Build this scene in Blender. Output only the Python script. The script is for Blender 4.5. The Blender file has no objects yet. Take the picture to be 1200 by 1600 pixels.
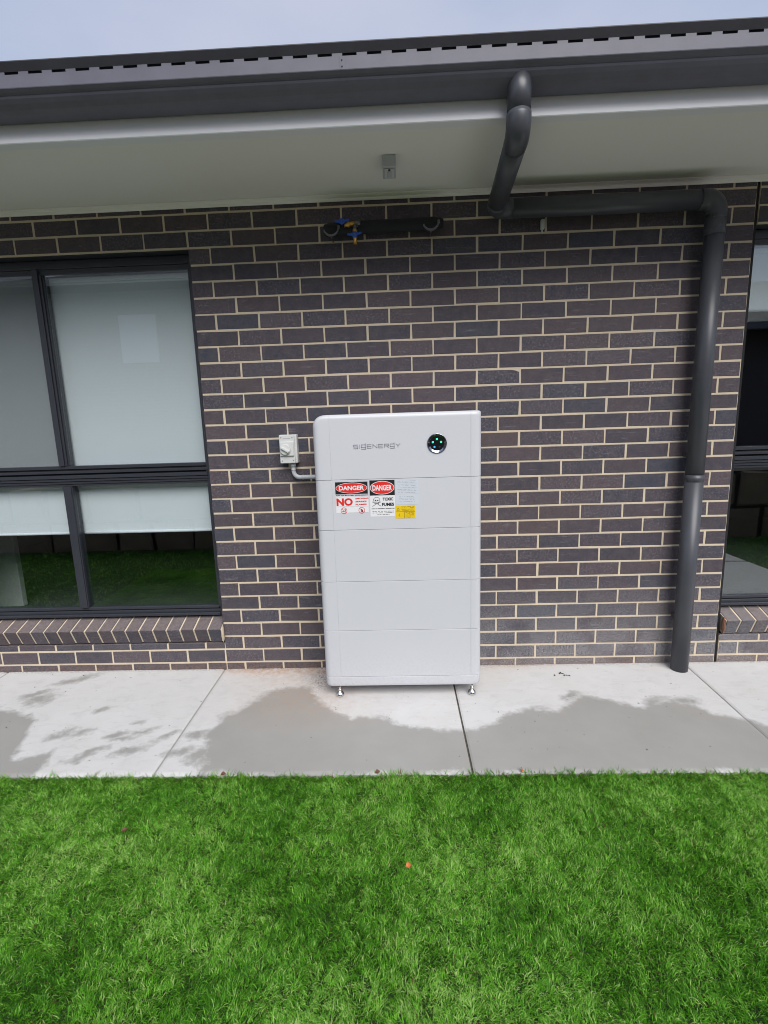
import bpy, bmesh, math, random
import numpy as np
from mathutils import Vector, Matrix

rnd = random.Random(7)
scene = bpy.context.scene
COL = scene.collection

# ------------------------------------------------------------------ camera
CAM = (0.994379534, -2.79304956, 1.45924703)
RR = ((0.99911675, -0.03357139, 0.02527198),
      (0.02875009, 0.98475852, 0.17153453),
      (-0.03064545, -0.17065645, 0.98485391))      # columns: right, forward, up
FPX = 754.33
cam_d = bpy.data.cameras.new('camera')
cam = bpy.data.objects.new('camera', cam_d)
COL.objects.link(cam)
cam_d.sensor_fit = 'VERTICAL'
cam_d.sensor_height = 24.0
cam_d.lens = 24.0 * FPX / 1600.0
cam_d.clip_start = 0.02
cam_d.clip_end = 3000
m = Matrix.Identity(4)
for r in range(3):
    m[r][0] = RR[r][0]; m[r][1] = RR[r][2]; m[r][2] = -RR[r][1]; m[r][3] = CAM[r]
cam.matrix_world = m
scene.camera = cam

# ------------------------------------------------------------------ sky and sun (overcast)
SUN_EL, SUN_ROT = math.radians(47), math.radians(160)
world = bpy.data.worlds.new('World')
scene.world = world
world.use_nodes = True
nt = world.node_tree
nt.nodes.clear()
o_ = nt.nodes.new('ShaderNodeOutputWorld')
bg = nt.nodes.new('ShaderNodeBackground'); bg.inputs['Strength'].default_value = 0.047
sky = nt.nodes.new('ShaderNodeTexSky'); sky.sky_type = 'NISHITA'
sky.sun_disc = False; sky.sun_elevation = SUN_EL; sky.sun_rotation = SUN_ROT
sky.air_density = 1.0; sky.dust_density = 2.0; sky.ozone_density = 1.0
tc = nt.nodes.new('ShaderNodeTexCoord')
mp = nt.nodes.new('ShaderNodeMapping'); mp.inputs['Scale'].default_value = (1.3, 1.3, 3.0)
nz = nt.nodes.new('ShaderNodeTexNoise'); nz.inputs['Scale'].default_value = 1.6
nz.inputs['Detail'].default_value = 6; nz.inputs['Roughness'].default_value = 0.5
cr = nt.nodes.new('ShaderNodeValToRGB')
cr.color_ramp.elements[0].position = 0.32; cr.color_ramp.elements[0].color = (4.2, 4.95, 6.7, 1)
cr.color_ramp.elements[1].position = 0.72; cr.color_ramp.elements[1].color = (5.9, 6.2, 7.5, 1)
mx = nt.nodes.new('ShaderNodeMix'); mx.data_type = 'RGBA'; mx.inputs['Factor'].default_value = 0.82
L = nt.links.new
L(tc.outputs['Generated'], mp.inputs['Vector']); L(mp.outputs['Vector'], nz.inputs['Vector'])
L(nz.outputs['Fac'], cr.inputs['Fac'])
L(sky.outputs['Color'], mx.inputs['A']); L(cr.outputs['Color'], mx.inputs['B'])
L(mx.outputs['Result'], bg.inputs['Color']); L(bg.outputs['Background'], o_.inputs['Surface'])

sd = bpy.data.lights.new('sun', 'SUN'); sd.energy = 1.5; sd.angle = math.radians(45); sd.color = (1.0, 0.97, 0.93)
sun = bpy.data.objects.new('sun', sd); COL.objects.link(sun)
dirv = Vector((math.sin(SUN_ROT) * math.cos(SUN_EL), math.cos(SUN_ROT) * math.cos(SUN_EL), math.sin(SUN_EL)))
sun.rotation_euler = dirv.to_track_quat('Z', 'Y').to_euler()
sun.location = (3, -6, 8)

scene.view_settings.view_transform = 'Standard'
scene.view_settings.look = 'None'
scene.view_settings.exposure = 1.27
scene.view_settings.gamma = 1.0
scene.view_settings.use_curve_mapping = False
try:
    scene.cycles.max_bounces = 8
    scene.cycles.filter_width = 1.0
    scene.cycles.transparent_max_bounces = 16
    scene.cycles.caustics_reflective = False
    scene.cycles.caustics_refractive = False
except Exception:
    pass

# ------------------------------------------------------------------ helpers
def lin(r, g, b):
    f = lambda c: (c / 255 / 12.92) if c / 255 <= 0.04045 else ((c / 255 + 0.055) / 1.055) ** 2.4
    return (f(r), f(g), f(b), 1)

def proj(x, y, z):
    d = (x - CAM[0], y - CAM[1], z - CAM[2])
    c = [sum(d[i] * RR[i][k] for i in range(3)) for k in range(3)]
    return 600 + FPX * c[0] / c[1], 800 - FPX * c[2] / c[1], c[1]

class NT:
    def __init__(s, name):
        s.m = bpy.data.materials.new(name); s.m.use_nodes = True
        s.t = s.m.node_tree; s.b = s.t.nodes['Principled BSDF']
        s.out = s.t.nodes['Material Output']
    def n(s, t, **k):
        x = s.t.nodes.new(t)
        for a, v in k.items(): setattr(x, a, v)
        return x
    def l(s, a, b): s.t.links.new(a, b)
    def noise(s, scale, detail=4, rough=0.55, vec=None, dist=0.0):
        x = s.n('ShaderNodeTexNoise'); x.inputs['Scale'].default_value = scale
        x.inputs['Detail'].default_value = detail; x.inputs['Roughness'].default_value = rough
        x.inputs['Distortion'].default_value = dist
        if vec is not None: s.l(vec, x.inputs['Vector'])
        return x.outputs['Fac']
    def pos(s, scale=None):
        g = s.n('ShaderNodeNewGeometry').outputs['Position']
        if scale is None: return g
        mm = s.n('ShaderNodeMapping'); mm.inputs['Scale'].default_value = scale
        s.l(g, mm.inputs['Vector']); return mm.outputs['Vector']
    def ramp(s, fac, a, b, ca=(0, 0, 0, 1), cb=(1, 1, 1, 1)):
        r = s.n('ShaderNodeValToRGB'); e = r.color_ramp.elements
        e[0].position = a; e[0].color = ca; e[1].position = b; e[1].color = cb
        s.l(fac, r.inputs['Fac']); return r.outputs['Color']
    def mix(s, f, a, b, mode='MIX'):
        x = s.n('ShaderNodeMix', data_type='RGBA', blend_type=mode)
        for nm, v in (('Factor', f), ('A', a), ('B', b)):
            if hasattr(v, 'is_linked'): s.l(v, x.inputs[nm])
            else: x.inputs[nm].default_value = v
        return x.outputs['Result']
    def math(s, op, a, b=0.0):
        x = s.n('ShaderNodeMath', operation=op)
        for i, v in enumerate((a, b)):
            if hasattr(v, 'is_linked'): s.l(v, x.inputs[i])
            else: x.inputs[i].default_value = v
        return x.outputs[0]
    def bump(s, h, strength=0.3, dist=0.002):
        x = s.n('ShaderNodeBump'); x.inputs['Strength'].default_value = strength
        x.inputs['Distance'].default_value = dist
        s.l(h, x.inputs['Height']); s.l(x.outputs['Normal'], s.b.inputs['Normal'])
    def base(s, v):
        if hasattr(v, 'is_linked'): s.l(v, s.b.inputs['Base Color'])
        else: s.b.inputs['Base Color'].default_value = v
    def rough(s, v):
        if hasattr(v, 'is_linked'): s.l(v, s.b.inputs['Roughness'])
        else: s.b.inputs['Roughness'].default_value = v

def simple(name, col, rough=0.5, metal=0.0, var=0.06, scale=30, bump=0.0, bscale=400, coat=0.0):
    t = NT(name)
    f = t.noise(scale, 4, 0.6, t.pos())
    c = t.mix(f, tuple(v * (1 - var * 1.6) for v in col[:3]) + (1,), tuple(min(1, v * (1 + var * 1.6)) for v in col[:3]) + (1,))
    t.base(c); t.b.inputs['Metallic'].default_value = metal
    rr = t.math('MULTIPLY_ADD', t.noise(scale * 3, 3, 0.6, t.pos()), 0.12)
    t.t.nodes[-1]
    t.rough(rough)
    if bump: t.bump(t.noise(bscale, 3, 0.6, t.pos()), bump, 0.001)
    if coat: t.b.inputs['Coat Weight'].default_value = coat
    return t.m

def brick_mat(name, island=False):
    t = NT(name)
    if island:
        r = t.n('ShaderNodeNewGeometry').outputs['Random Per Island']
    else:
        r = t.n('ShaderNodeObjectInfo').outputs['Random']
    P = t.pos()
    ramp = t.n('ShaderNodeValToRGB'); e = ramp.color_ramp.elements
    cols = [(0.0, (0.074, 0.060, 0.074)), (0.25, (0.050, 0.048, 0.068)), (0.5, (0.090, 0.068, 0.078)),
            (0.7, (0.056, 0.050, 0.064)), (0.85, (0.046, 0.055, 0.082)), (1.0, (0.094, 0.070, 0.076))]
    e[0].position = 0; e[0].color = cols[0][1] + (1,)
    e[1].position = 1; e[1].color = cols[-1][1] + (1,)
    for p_, c_ in cols[1:-1]:
        q = e.new(p_); q.color = c_ + (1,)
    t.l(r, ramp.inputs['Fac'])
    c = ramp.outputs['Color']
    # broad mottling
    c = t.mix(t.ramp(t.noise(22, 5, 0.65, P), 0.35, 0.75), c, t.mix(0.55, c, (0.135, 0.105, 0.105, 1)))
    # sandy speckle, stronger on some bricks
    sp = t.ramp(t.noise(85, 5, 0.85, P), 0.50, 0.64)
    amt = t.math('MULTIPLY', sp, t.ramp(t.math('FRACT', t.math('MULTIPLY', r, 7.31)), 0.35, 0.95, (0.12,) * 3 + (1,), (0.8,) * 3 + (1,)))
    c = t.mix(amt, c, (0.20, 0.19, 0.23, 1))
    c = t.mix(t.math('MULTIPLY', t.ramp(t.noise(85, 5, 0.85, t.pos((1, 1, 1.4))), 0.52, 0.64), 0.7), c, (0.03, 0.027, 0.034, 1))
    # long pale scuffs that lie along single bricks
    st = t.noise(1.0, 4, 0.6, t.pos((9, 9, 62)), 0.2)
    st = t.math('MULTIPLY', t.ramp(st, 0.60, 0.74), 0.38)
    c = t.mix(st, c, (0.24, 0.24, 0.27, 1))
    # small white mortar spots
    wsp = t.ramp(t.noise(38, 2, 0.5, P), 0.765, 0.80)
    c = t.mix(t.math('MULTIPLY', wsp, 0.7), c, (0.55, 0.53, 0.52, 1))
    # lime bloom near the foot of the wall right of the cabinet
    sx = t.n('ShaderNodeSeparateXYZ'); t.l(P, sx.inputs[0])
    low = t.n('ShaderNodeMapRange'); low.inputs['From Min'].default_value = 0.55; low.inputs['From Max'].default_value = 0.02
    t.l(sx.outputs['Z'], low.inputs['Value'])
    rx = t.n('ShaderNodeMapRange'); rx.inputs['From Min'].default_value = 1.1; rx.inputs['From Max'].default_value = 1.5
    t.l(sx.outputs['X'], rx.inputs['Value'])
    bl = t.math('MULTIPLY', low.outputs[0], t.math('ADD', t.math('MULTIPLY', rx.outputs[0], 0.8), 0.12))
    bl = t.math('MULTIPLY', bl, t.ramp(t.noise(110, 6, 0.85, P), 0.40, 0.60))
    bl = t.math('MULTIPLY', bl, t.ramp(t.noise(4.5, 3, 0.6, P), 0.25, 0.5))
    c = t.mix(t.math('MULTIPLY', bl, 0.95), c, (0.36, 0.36, 0.37, 1))
    # red earth splash at the very foot
    foot = t.n('ShaderNodeMapRange'); foot.inputs['From Min'].default_value = 0.07; foot.inputs['From Max'].default_value = 0.0
    t.l(sx.outputs['Z'], foot.inputs['Value'])
    c = t.mix(t.math('MULTIPLY', foot.outputs[0], t.ramp(t.noise(60, 5, 0.7, P), 0.4, 0.65)), c, (0.20, 0.13, 0.10, 1))
    # dust plus a painted sunlit tone on ledges that face the sky
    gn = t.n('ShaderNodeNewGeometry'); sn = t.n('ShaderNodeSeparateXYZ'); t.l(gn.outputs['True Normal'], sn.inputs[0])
    dust_lit = t.math('MULTIPLY', t.ramp(sn.outputs['Z'], 0.5, 0.85), t.ramp(t.noise(60, 5, 0.75, P), 0.2, 0.7))
    c = t.mix(t.math('MULTIPLY', dust_lit, 0.75), c, (0.25, 0.205, 0.19, 1))
    t.base(c); t.rough(0.62)
    t.b.inputs['Specular IOR Level'].default_value = 0.35
    hh = t.math('ADD', t.noise(90, 5, 0.7, P), t.math('MULTIPLY', t.noise(420, 3, 0.7, P), 0.6))
    t.bump(hh, 0.45, 0.0015)
    return t.m

def mortar_mat():
    t = NT('cream_mortar'); P = t.pos()
    c = t.mix(t.noise(45, 5, 0.7, P), (0.58, 0.475, 0.34, 1), (0.78, 0.66, 0.50, 1))
    c = t.mix(t.ramp(t.noise(8, 3, 0.6, P), 0.45, 0.75), c, (0.58, 0.52, 0.43, 1))
    c = t.mix(t.math('MULTIPLY', t.ramp(t.noise(30, 3, 0.6, P), 0.70, 0.76), 0.5), c, (0.40, 0.22, 0.13, 1))
    t.base(c); t.rough(0.9)
    t.bump(t.noise(220, 5, 0.75, P), 0.9, 0.003)
    return t.m

M = {}
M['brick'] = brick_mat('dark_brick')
M['brick_i'] = brick_mat('dark_brick_mass', True)
M['mortar'] = mortar_mat()
M['frame'] = simple('charcoal_aluminium', (0.036, 0.039, 0.050, 1), 0.38, 0.0, 0.08, 12, 0.05)
M['gap'] = simple('black_gasket', (0.008, 0.008, 0.009, 1), 0.8)
M['gutter'] = simple('grey_painted_steel', (0.125, 0.125, 0.16, 1), 0.52, 0.0, 0.14, 9, 0.04, 60, 0.0)
M['pipe'] = simple('charcoal_painted_pvc', (0.066, 0.070, 0.083, 1), 0.38, 0.0, 0.10, 9, 0.05, 90, 0.0)
M['soffit'] = simple('white_soffit_board', (0.90, 0.895, 0.85, 1), 0.7, 0.0, 0.005, 3, 0.03, 200)
M['fascia'] = simple('white_fascia', (0.86, 0.87, 0.90, 1), 0.4, 0.0, 0.01, 5)
M['cab'] = simple('white_powder_coat', (0.60, 0.61, 0.65, 1), 0.34, 0.0, 0.012, 5, 0.05, 900)
def cab_mat():
    t = NT('white_powder_coat'); P = t.pos()
    c = t.mix(t.noise(3, 4, 0.6, P), (0.585, 0.595, 0.635, 1), (0.61, 0.62, 0.66, 1))
    sx = t.n('ShaderNodeSeparateXYZ'); t.l(P, sx.inputs[0])
    lo = t.n('ShaderNodeMapRange'); lo.inputs['From Min'].default_value = 0.34; lo.inputs['From Max'].default_value = 0.06
    t.l(sx.outputs['Z'], lo.inputs['Value'])
    d = t.math('MULTIPLY', lo.outputs[0], t.ramp(t.noise(70, 6, 0.8, P), 0.48, 0.68))
    c = t.mix(t.math('MULTIPLY', d, 0.30), c, (0.38, 0.33, 0.29, 1))
    c = t.mix(t.math('MULTIPLY', t.ramp(t.noise(55, 2, 0.5, P), 0.76, 0.78), 0.25), c, (0.35, 0.33, 0.32, 1))
    t.base(c)
    t.rough(t.math('ADD', 0.28, t.math('MULTIPLY', t.noise(5, 5, 0.7, P), 0.16)))
    t.bump(t.noise(1.6, 2, 0.5, P), 0.12, 0.01)
    return t.m
M['cab'] = cab_mat()
M['seam'] = simple('grey_seam', (0.22, 0.22, 0.24, 1), 0.7)
M['chrome'] = simple('chrome', (0.72, 0.70, 0.66, 1), 0.14, 1.0, 0.03)
M['plastic'] = simple('grey_white_plastic', (0.66, 0.67, 0.66, 1), 0.38, 0.0, 0.02, 20)
M['conduit'] = simple('grey_conduit_plastic', (0.50, 0.52, 0.56, 1), 0.4, 0.0, 0.03, 20)
M['white'] = simple('white_print', (0.78, 0.78, 0.80, 1), 0.45, 0, 0.01)
M['film'] = simple('pale_label_film', (0.60, 0.64, 0.70, 1), 0.35, 0, 0.01)
M['red'] = simple('red_print', (0.72, 0.025, 0.02, 1), 0.45, 0, 0.02)
M['black'] = simple('black_print', (0.012, 0.012, 0.014, 1), 0.45, 0, 0.02)
M['grey'] = simple('grey_print', (0.28, 0.29, 0.32, 1), 0.5, 0, 0.02)
M['yellow'] = simple('yellow_print', (0.80, 0.55, 0.01, 1), 0.45, 0, 0.02)
M['brass'] = simple('brass', (0.62, 0.36, 0.10, 1), 0.28, 1.0, 0.08)
M['blue'] = simple('blue_lever_paint', (0.02, 0.10, 0.55, 1), 0.35, 0, 0.05)
M['steel'] = simple('galvanised_steel', (0.18, 0.18, 0.19, 1), 0.38, 1.0, 0.1, 60)
M['lag'] = simple('black_foam_lagging', (0.012, 0.014, 0.016, 1), 0.75, 0, 0.1, 30, 0.2, 200)
M['room'] = simple('grey_room_paint', (0.10, 0.10, 0.105, 1), 0.9)
M['arch'] = simple('white_architrave', (0.75, 0.75, 0.74, 1), 0.6)
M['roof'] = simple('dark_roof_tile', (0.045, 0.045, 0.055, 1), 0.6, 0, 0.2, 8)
M['leaf'] = simple('orange_leaf', (0.62, 0.16, 0.04, 1), 0.5, 0, 0.1)
M['leafb'] = simple('brown_leaf', (0.12, 0.045, 0.025, 1), 0.6, 0, 0.15)
M['dirt'] = simple('dark_dirt', (0.03, 0.025, 0.02, 1), 0.9)
M['edge'] = simple('orange_clay_break', (0.27, 0.14, 0.09, 1), 0.95, 0, 0.3, 60, 0.5, 120)

def glass_mat(name, tint=(0.95, 0.975, 0.985, 1)):
    t = NT(name); t.t.nodes.remove(t.b)
    lw = t.n('ShaderNodeLayerWeight'); lw.inputs['Blend'].default_value = 0.5
    frv = t.math('MULTIPLY_ADD', t.math('POWER', lw.outputs['Facing'], 5.0), 0.95); t.t.nodes[-1]
    for nd in t.t.nodes:
        if nd.type == 'MATH' and nd.operation == 'MULTIPLY_ADD': nd.inputs[2].default_value = 0.10
    tr = t.n('ShaderNodeBsdfTransparent'); tr.inputs['Color'].default_value = tint
    gl = t.n('ShaderNodeBsdfGlossy'); gl.inputs['Roughness'].default_value = 0.0
    gl.inputs['Color'].default_value = (0.95, 1, 0.98, 1)
    mxs = t.n('ShaderNodeMixShader')
    t.l(frv, mxs.inputs[0]); t.l(tr.outputs[0], mxs.inputs[1]); t.l(gl.outputs[0], mxs.inputs[2])
    nrm = t.n('ShaderNodeBump'); nrm.inputs['Strength'].default_value = 0.02; nrm.inputs['Distance'].default_value = 0.004
    t.l(t.noise(2.2, 1, 0.4, t.pos()), nrm.inputs['Height'])
    t.l(nrm.outputs[0], gl.inputs['Normal'])
    t.l(mxs.outputs[0], t.out.inputs['Surface']); return t.m
M['glass'] = glass_mat('window_glass')

def screen_mat():
    t = NT('fly_screen_mesh'); t.t.nodes.remove(t.b)
    tr = t.n('ShaderNodeBsdfTransparent'); df = t.n('ShaderNodeBsdfDiffuse'); df.inputs['Color'].default_value = (0.10, 0.10, 0.105, 1)
    mxs = t.n('ShaderNodeMixShader'); mxs.inputs[0].default_value = 0.36
    t.l(tr.outputs[0], mxs.inputs[1]); t.l(df.outputs[0], mxs.inputs[2]); t.l(mxs.outputs[0], t.out.inputs['Surface'])
    return t.m
M['screen'] = screen_mat()

def blind_mat():
    t = NT('white_blind_fabric'); P = t.pos()
    t.base(t.mix(t.noise(3, 2, 0.5, t.pos((1, 1, 0.3))), (0.84, 0.88, 0.89, 1), (0.87, 0.90, 0.91, 1)))
    t.rough(0.85)
    return t.m
M['blind'] = blind_mat()

def led(name, col, s):
    t = NT(name); t.base((0.01, 0.01, 0.01, 1)); t.b.inputs['Emission Color'].default_value = col
    t.b.inputs['Emission Strength'].default_value = s; return t.m
M['led_g'] = led('green_led', (0.03, 0.9, 0.35, 1), 0.9)
M['led_b'] = led('blue_led', (0.02, 0.25, 1.0, 1), 0.9)

def concrete_mat():
    t = NT('broom_finished_concrete'); P = t.pos()
    a = t.n('ShaderNodeAttribute'); a.attribute_name = 'wet'
    s = t.n('ShaderNodeAttribute'); s.attribute_name = 'rust'
    d = t.n('ShaderNodeAttribute'); d.attribute_name = 'dirt'
    dry = t.mix(t.noise(5, 5, 0.65, P), (0.55, 0.545, 0.54, 1), (0.66, 0.655, 0.65, 1))
    dry = t.mix(t.math('MULTIPLY', t.ramp(t.noise(9, 6, 0.75, t.pos((1, 2.2, 1)), 0.6), 0.5, 0.72), 0.5), dry, (0.46, 0.45, 0.435, 1))
    dry = t.mix(t.math('MULTIPLY', t.ramp(t.noise(300, 3, 0.7, P), 0.62, 0.72), 0.35), dry, (0.33, 0.32, 0.31, 1))
    wet = t.mix(t.noise(4, 5, 0.6, P), (0.30, 0.295, 0.28, 1), (0.375, 0.37, 0.355, 1))
    wet = t.mix(t.math('MULTIPLY', t.ramp(t.noise(14, 5, 0.7, P), 0.5, 0.75), 0.4), wet, (0.36, 0.335, 0.30, 1))
    w2 = t.math('ADD', a.outputs['Fac'], t.math('ADD', t.math('MULTIPLY', t.math('SUBTRACT', t.noise(48, 6, 0.75, P), 0.5), 0.85), t.math('MULTIPLY', t.math('SUBTRACT', t.noise(13, 5, 0.65, P), 0.5), 0.9)))
    wf = t.ramp(w2, 0.24, 0.76)
    c = t.mix(wf, dry, wet)
    c = t.mix(t.math('MULTIPLY', t.ramp(t.noise(2.2, 5, 0.6, P), 0.5, 0.75), 0.35), c, t.mix(1.0, c, (0.96, 0.90, 0.83, 1), 'MULTIPLY'))
    c = t.mix(t.math('MULTIPLY', s.outputs['Fac'], t.ramp(t.noise(25, 5, 0.7, P), 0.3, 0.7)), c, (0.48, 0.30, 0.19, 1))
    c = t.mix(t.math('MULTIPLY', d.outputs['Fac'], t.ramp(t.noise(90, 6, 0.8, P), 0.47, 0.6)), c, (0.13, 0.11, 0.10, 1))
    # scattered specks and fine scratches
    c = t.mix(t.ramp(t.noise(40, 2, 0.5, P), 0.735, 0.75), c, (0.12, 0.11, 0.10, 1))
    t.base(c)
    t.rough(t.math('SUBTRACT', 0.9, t.math('MULTIPLY', wf, 0.3)))
    h = t.math('ADD', t.noise(150, 4, 0.7, P), t.noise(1.0, 3, 0.5, t.pos((14, 420, 10))))
    t.bump(h, 0.25, 0.001)
    return t.m
M['concrete'] = concrete_mat()

def soil_mat():
    t = NT('turf_backing'); P = t.pos()
    t.base(t.mix(t.noise(40, 5, 0.7, P), (0.012, 0.03, 0.006, 1), (0.035, 0.08, 0.014, 1))); t.rough(0.95)
    t.bump(t.noise(90, 4, 0.7, P), 1.0, 0.01); return t.m
M['soil'] = soil_mat()

def grass_mat():
    t = NT('grass_blade')
    a = t.n('ShaderNodeAttribute'); a.attribute_name = 'tint'
    r = t.n('ShaderNodeValToRGB'); e = r.color_ramp.elements
    e[0].position = 0.0; e[0].color = (0.16, 0.10, 0.045, 1)
    e[1].position = 1; e[1].color = (0.48, 0.68, 0.22, 1)
    for p_, c_ in ((0.03, (0.045, 0.17, 0.010, 1)), (0.3, (0.085, 0.30, 0.014, 1)), (0.6, (0.17, 0.48, 0.030, 1)), (0.85, (0.32, 0.62, 0.10, 1))):
        q = e.new(p_); q.color = c_
    t.l(a.outputs['Fac'], r.inputs['Fac'])
    t.base(r.outputs['Color']); t.rough(0.42)
    t.b.inputs['Specular IOR Level'].default_value = 0.25
    # thin blades let some light through
    tl = t.n('ShaderNodeBsdfTranslucent'); t.l(r.outputs['Color'], tl.inputs['Color'])
    mxs = t.n('ShaderNodeMixShader'); mxs.inputs[0].default_value = 0.3
    t.l(t.b.outputs[0], mxs.inputs[1]); t.l(tl.outputs[0], mxs.inputs[2]); t.l(mxs.outputs[0], t.out.inputs['Surface'])
    return t.m
M['grass'] = grass_mat()

# object helpers
def tag(o, label=None, cat=None, group=None, kind=None):
    if label: o['label'] = label
    if cat: o['category'] = cat
    if group: o['group'] = group
    if kind: o['kind'] = kind
    return o

def empty(name, loc=(0, 0, 0), parent=None):
    o = bpy.data.objects.new(name, None); COL.objects.link(o); o.location = loc
    o.empty_display_size = 0.1
    if parent: attach(o, parent)
    return o

def origin(p):
    v = Vector((0, 0, 0))
    while p is not None:
        v += p.location; p = p.parent
    return v

def attach(o, parent):
    """parent without moving: world coordinates are kept by subtracting the parent's place"""
    o.location = Vector(o.location) - origin(parent)
    o.parent = parent

def obj(name, bm, mat, parent=None, smooth=False, center=True):
    me = bpy.data.meshes.new(name)
    if isinstance(bm, bmesh.types.BMesh):
        bmesh.ops.recalc_face_normals(bm, faces=bm.faces)
        bm.to_mesh(me); bm.free()
    else:
        me = bm
    loc = Vector((0, 0, 0))
    if center and len(me.vertices):
        n = len(me.vertices)
        co = np.empty(n * 3, np.float32); me.vertices.foreach_get('co', co)
        co = co.reshape(-1, 3); c = (co.min(0) + co.max(0)) / 2
        co -= c; me.vertices.foreach_set('co', co.ravel()); loc = Vector([float(v) for v in c])
    if isinstance(mat, (list, tuple)):
        for k in mat: me.materials.append(M[k])
    else:
        me.materials.append(M[mat])
    if smooth:
        me.polygons.foreach_set('use_smooth', [True] * len(me.polygons))
    o = bpy.data.objects.new(name, me); COL.objects.link(o); o.location = loc
    if parent: attach(o, parent)
    return o

def box(bm, x0, x1, y0, y1, z0, z1, mi=0):
    vs = [bm.verts.new(c) for c in ((x0, y0, z0), (x1, y0, z0), (x1, y1, z0), (x0, y1, z0),
                                    (x0, y0, z1), (x1, y0, z1), (x1, y1, z1), (x0, y1, z1))]
    for f in ((0, 3, 2, 1), (4, 5, 6, 7), (0, 1, 5, 4), (1, 2, 6, 5), (2, 3, 7, 6), (3, 0, 4, 7)):
        fc = bm.faces.new([vs[i] for i in f]); fc.material_index = mi
    return vs

def bevbox(bm, x0, x1, y0, y1, z0, z1, r=0.002, seg=1):
    b = bmesh.new(); box(b, x0, x1, y0, y1, z0, z1)
    bmesh.ops.bevel(b, geom=b.edges[:], offset=r, segments=seg, profile=0.5, affect='EDGES')
    tmp = bpy.data.meshes.new('t'); b.to_mesh(tmp); b.free(); bm.from_mesh(tmp); bpy.data.meshes.remove(tmp)

def extrude_profile(bm, pts, x0, x1, closed=True):
    """(y,z) outline extruded along x"""
    a = [bm.verts.new((x0, y, z)) for y, z in pts]; b = [bm.verts.new((x1, y, z)) for y, z in pts]
    n = len(pts)
    for i in range(n if closed else n - 1):
        j = (i + 1) % n
        bm.faces.new((a[i], a[j], b[j], b[i]))
    if closed:
        bm.faces.new(a); bm.faces.new(b[::-1])

def tube(bm, path, rads, seg=24, cap=True):
    path = [Vector(p) for p in path]
    if not hasattr(rads, '__len__'): rads = [rads] * len(path)
    rings = []; up = None
    for i, p in enumerate(path):
        d = (path[min(i + 1, len(path) - 1)] - path[max(i - 1, 0)])
        if d.length < 1e-9: d = path[i] - path[i - 2]
        d.normalize()
        if up is None:
            up = d.orthogonal().normalized()
        else:
            up = (up - d * up.dot(d)).normalized()
        s = d.cross(up)
        rings.append([bm.verts.new(p + (up * math.cos(2 * math.pi * k / seg) + s * math.sin(2 * math.pi * k / seg)) * rads[i]) for k in range(seg)])
    for a, b in zip(rings, rings[1:]):
        for k in range(seg):
            f = bm.faces.new((a[k], a[(k + 1) % seg], b[(k + 1) % seg], b[k])); f.smooth = True
    if cap:
        bm.faces.new(rings[0][::-1]); bm.faces.new(rings[-1])

def arc(p0, corner, p1, r, n=10):
    """rounded corner points between p0-corner-p1"""
    p0, c, p1 = Vector(p0), Vector(corner), Vector(p1)
    a = (p0 - c).normalized(); b = (p1 - c).normalized()
    ang = a.angle(b); t = r / math.tan(ang / 2)
    s = c + a * t; e = c + b * t
    ctr = c + (a + b).normalized() * (r / math.sin(ang / 2))
    out = []
    va, vb = s - ctr, e - ctr
    tot = va.angle(vb)
    for i in range(n + 1):
        k = i / n
        out.append(ctr + (va * math.sin((1 - k) * tot) + vb * math.sin(k * tot)) / math.sin(tot))
    return out

def disc(bm, cx, cz, r, y, seg=32, r2=0.0, sx=1.0, mi=0):
    o = [bm.verts.new((cx + sx * r * math.cos(2 * math.pi * k / seg), y, cz + r * math.sin(2 * math.pi * k / seg))) for k in range(seg)]
    if r2 <= 0:
        f = bm.faces.new(o); f.material_index = mi
    else:
        q = r2 / r
        i = [bm.verts.new((cx + sx * r * q * math.cos(2 * math.pi * k / seg), y, cz + r2 * math.sin(2 * math.pi * k / seg))) for k in range(seg)]
        for k in range(seg):
            f = bm.faces.new((o[k], o[(k + 1) % seg], i[(k + 1) % seg], i[k])); f.material_index = mi

def quad(bm, x0, x1, z0, z1, y):
    v = [bm.verts.new(c) for c in ((x0, y, z0), (x1, y, z0), (x1, y, z1), (x0, y, z1))]
    return bm.faces.new(v)

def text(s, x0, x1, z0, z1, y, mat, parent, name='lettering', bold=0.0):
    cu = bpy.data.curves.new('t', 'FONT'); cu.body = s; cu.resolution_u = 3
    cu.offset = bold; cu.extrude = 0.0
    o = bpy.data.objects.new('t', cu); COL.objects.link(o)
    dg = bpy.context.evaluated_depsgraph_get()
    me = bpy.data.meshes.new_from_object(o.evaluated_get(dg))
    bpy.data.objects.remove(o); bpy.data.curves.remove(cu)
    n = len(me.vertices); co = np.empty(n * 3, np.float32); me.vertices.foreach_get('co', co); co = co.reshape(-1, 3)
    lo, hi = co.min(0), co.max(0)
    out = np.empty_like(co)
    out[:, 0] = x0 + (co[:, 0] - lo[0]) / (hi[0] - lo[0]) * (x1 - x0)
    out[:, 2] = z0 + (co[:, 1] - lo[1]) / (hi[1] - lo[1]) * (z1 - z0)
    out[:, 1] = y
    me.vertices.foreach_set('co', out.ravel()); me.materials.clear()
    return obj(name, me, mat, parent)

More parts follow.
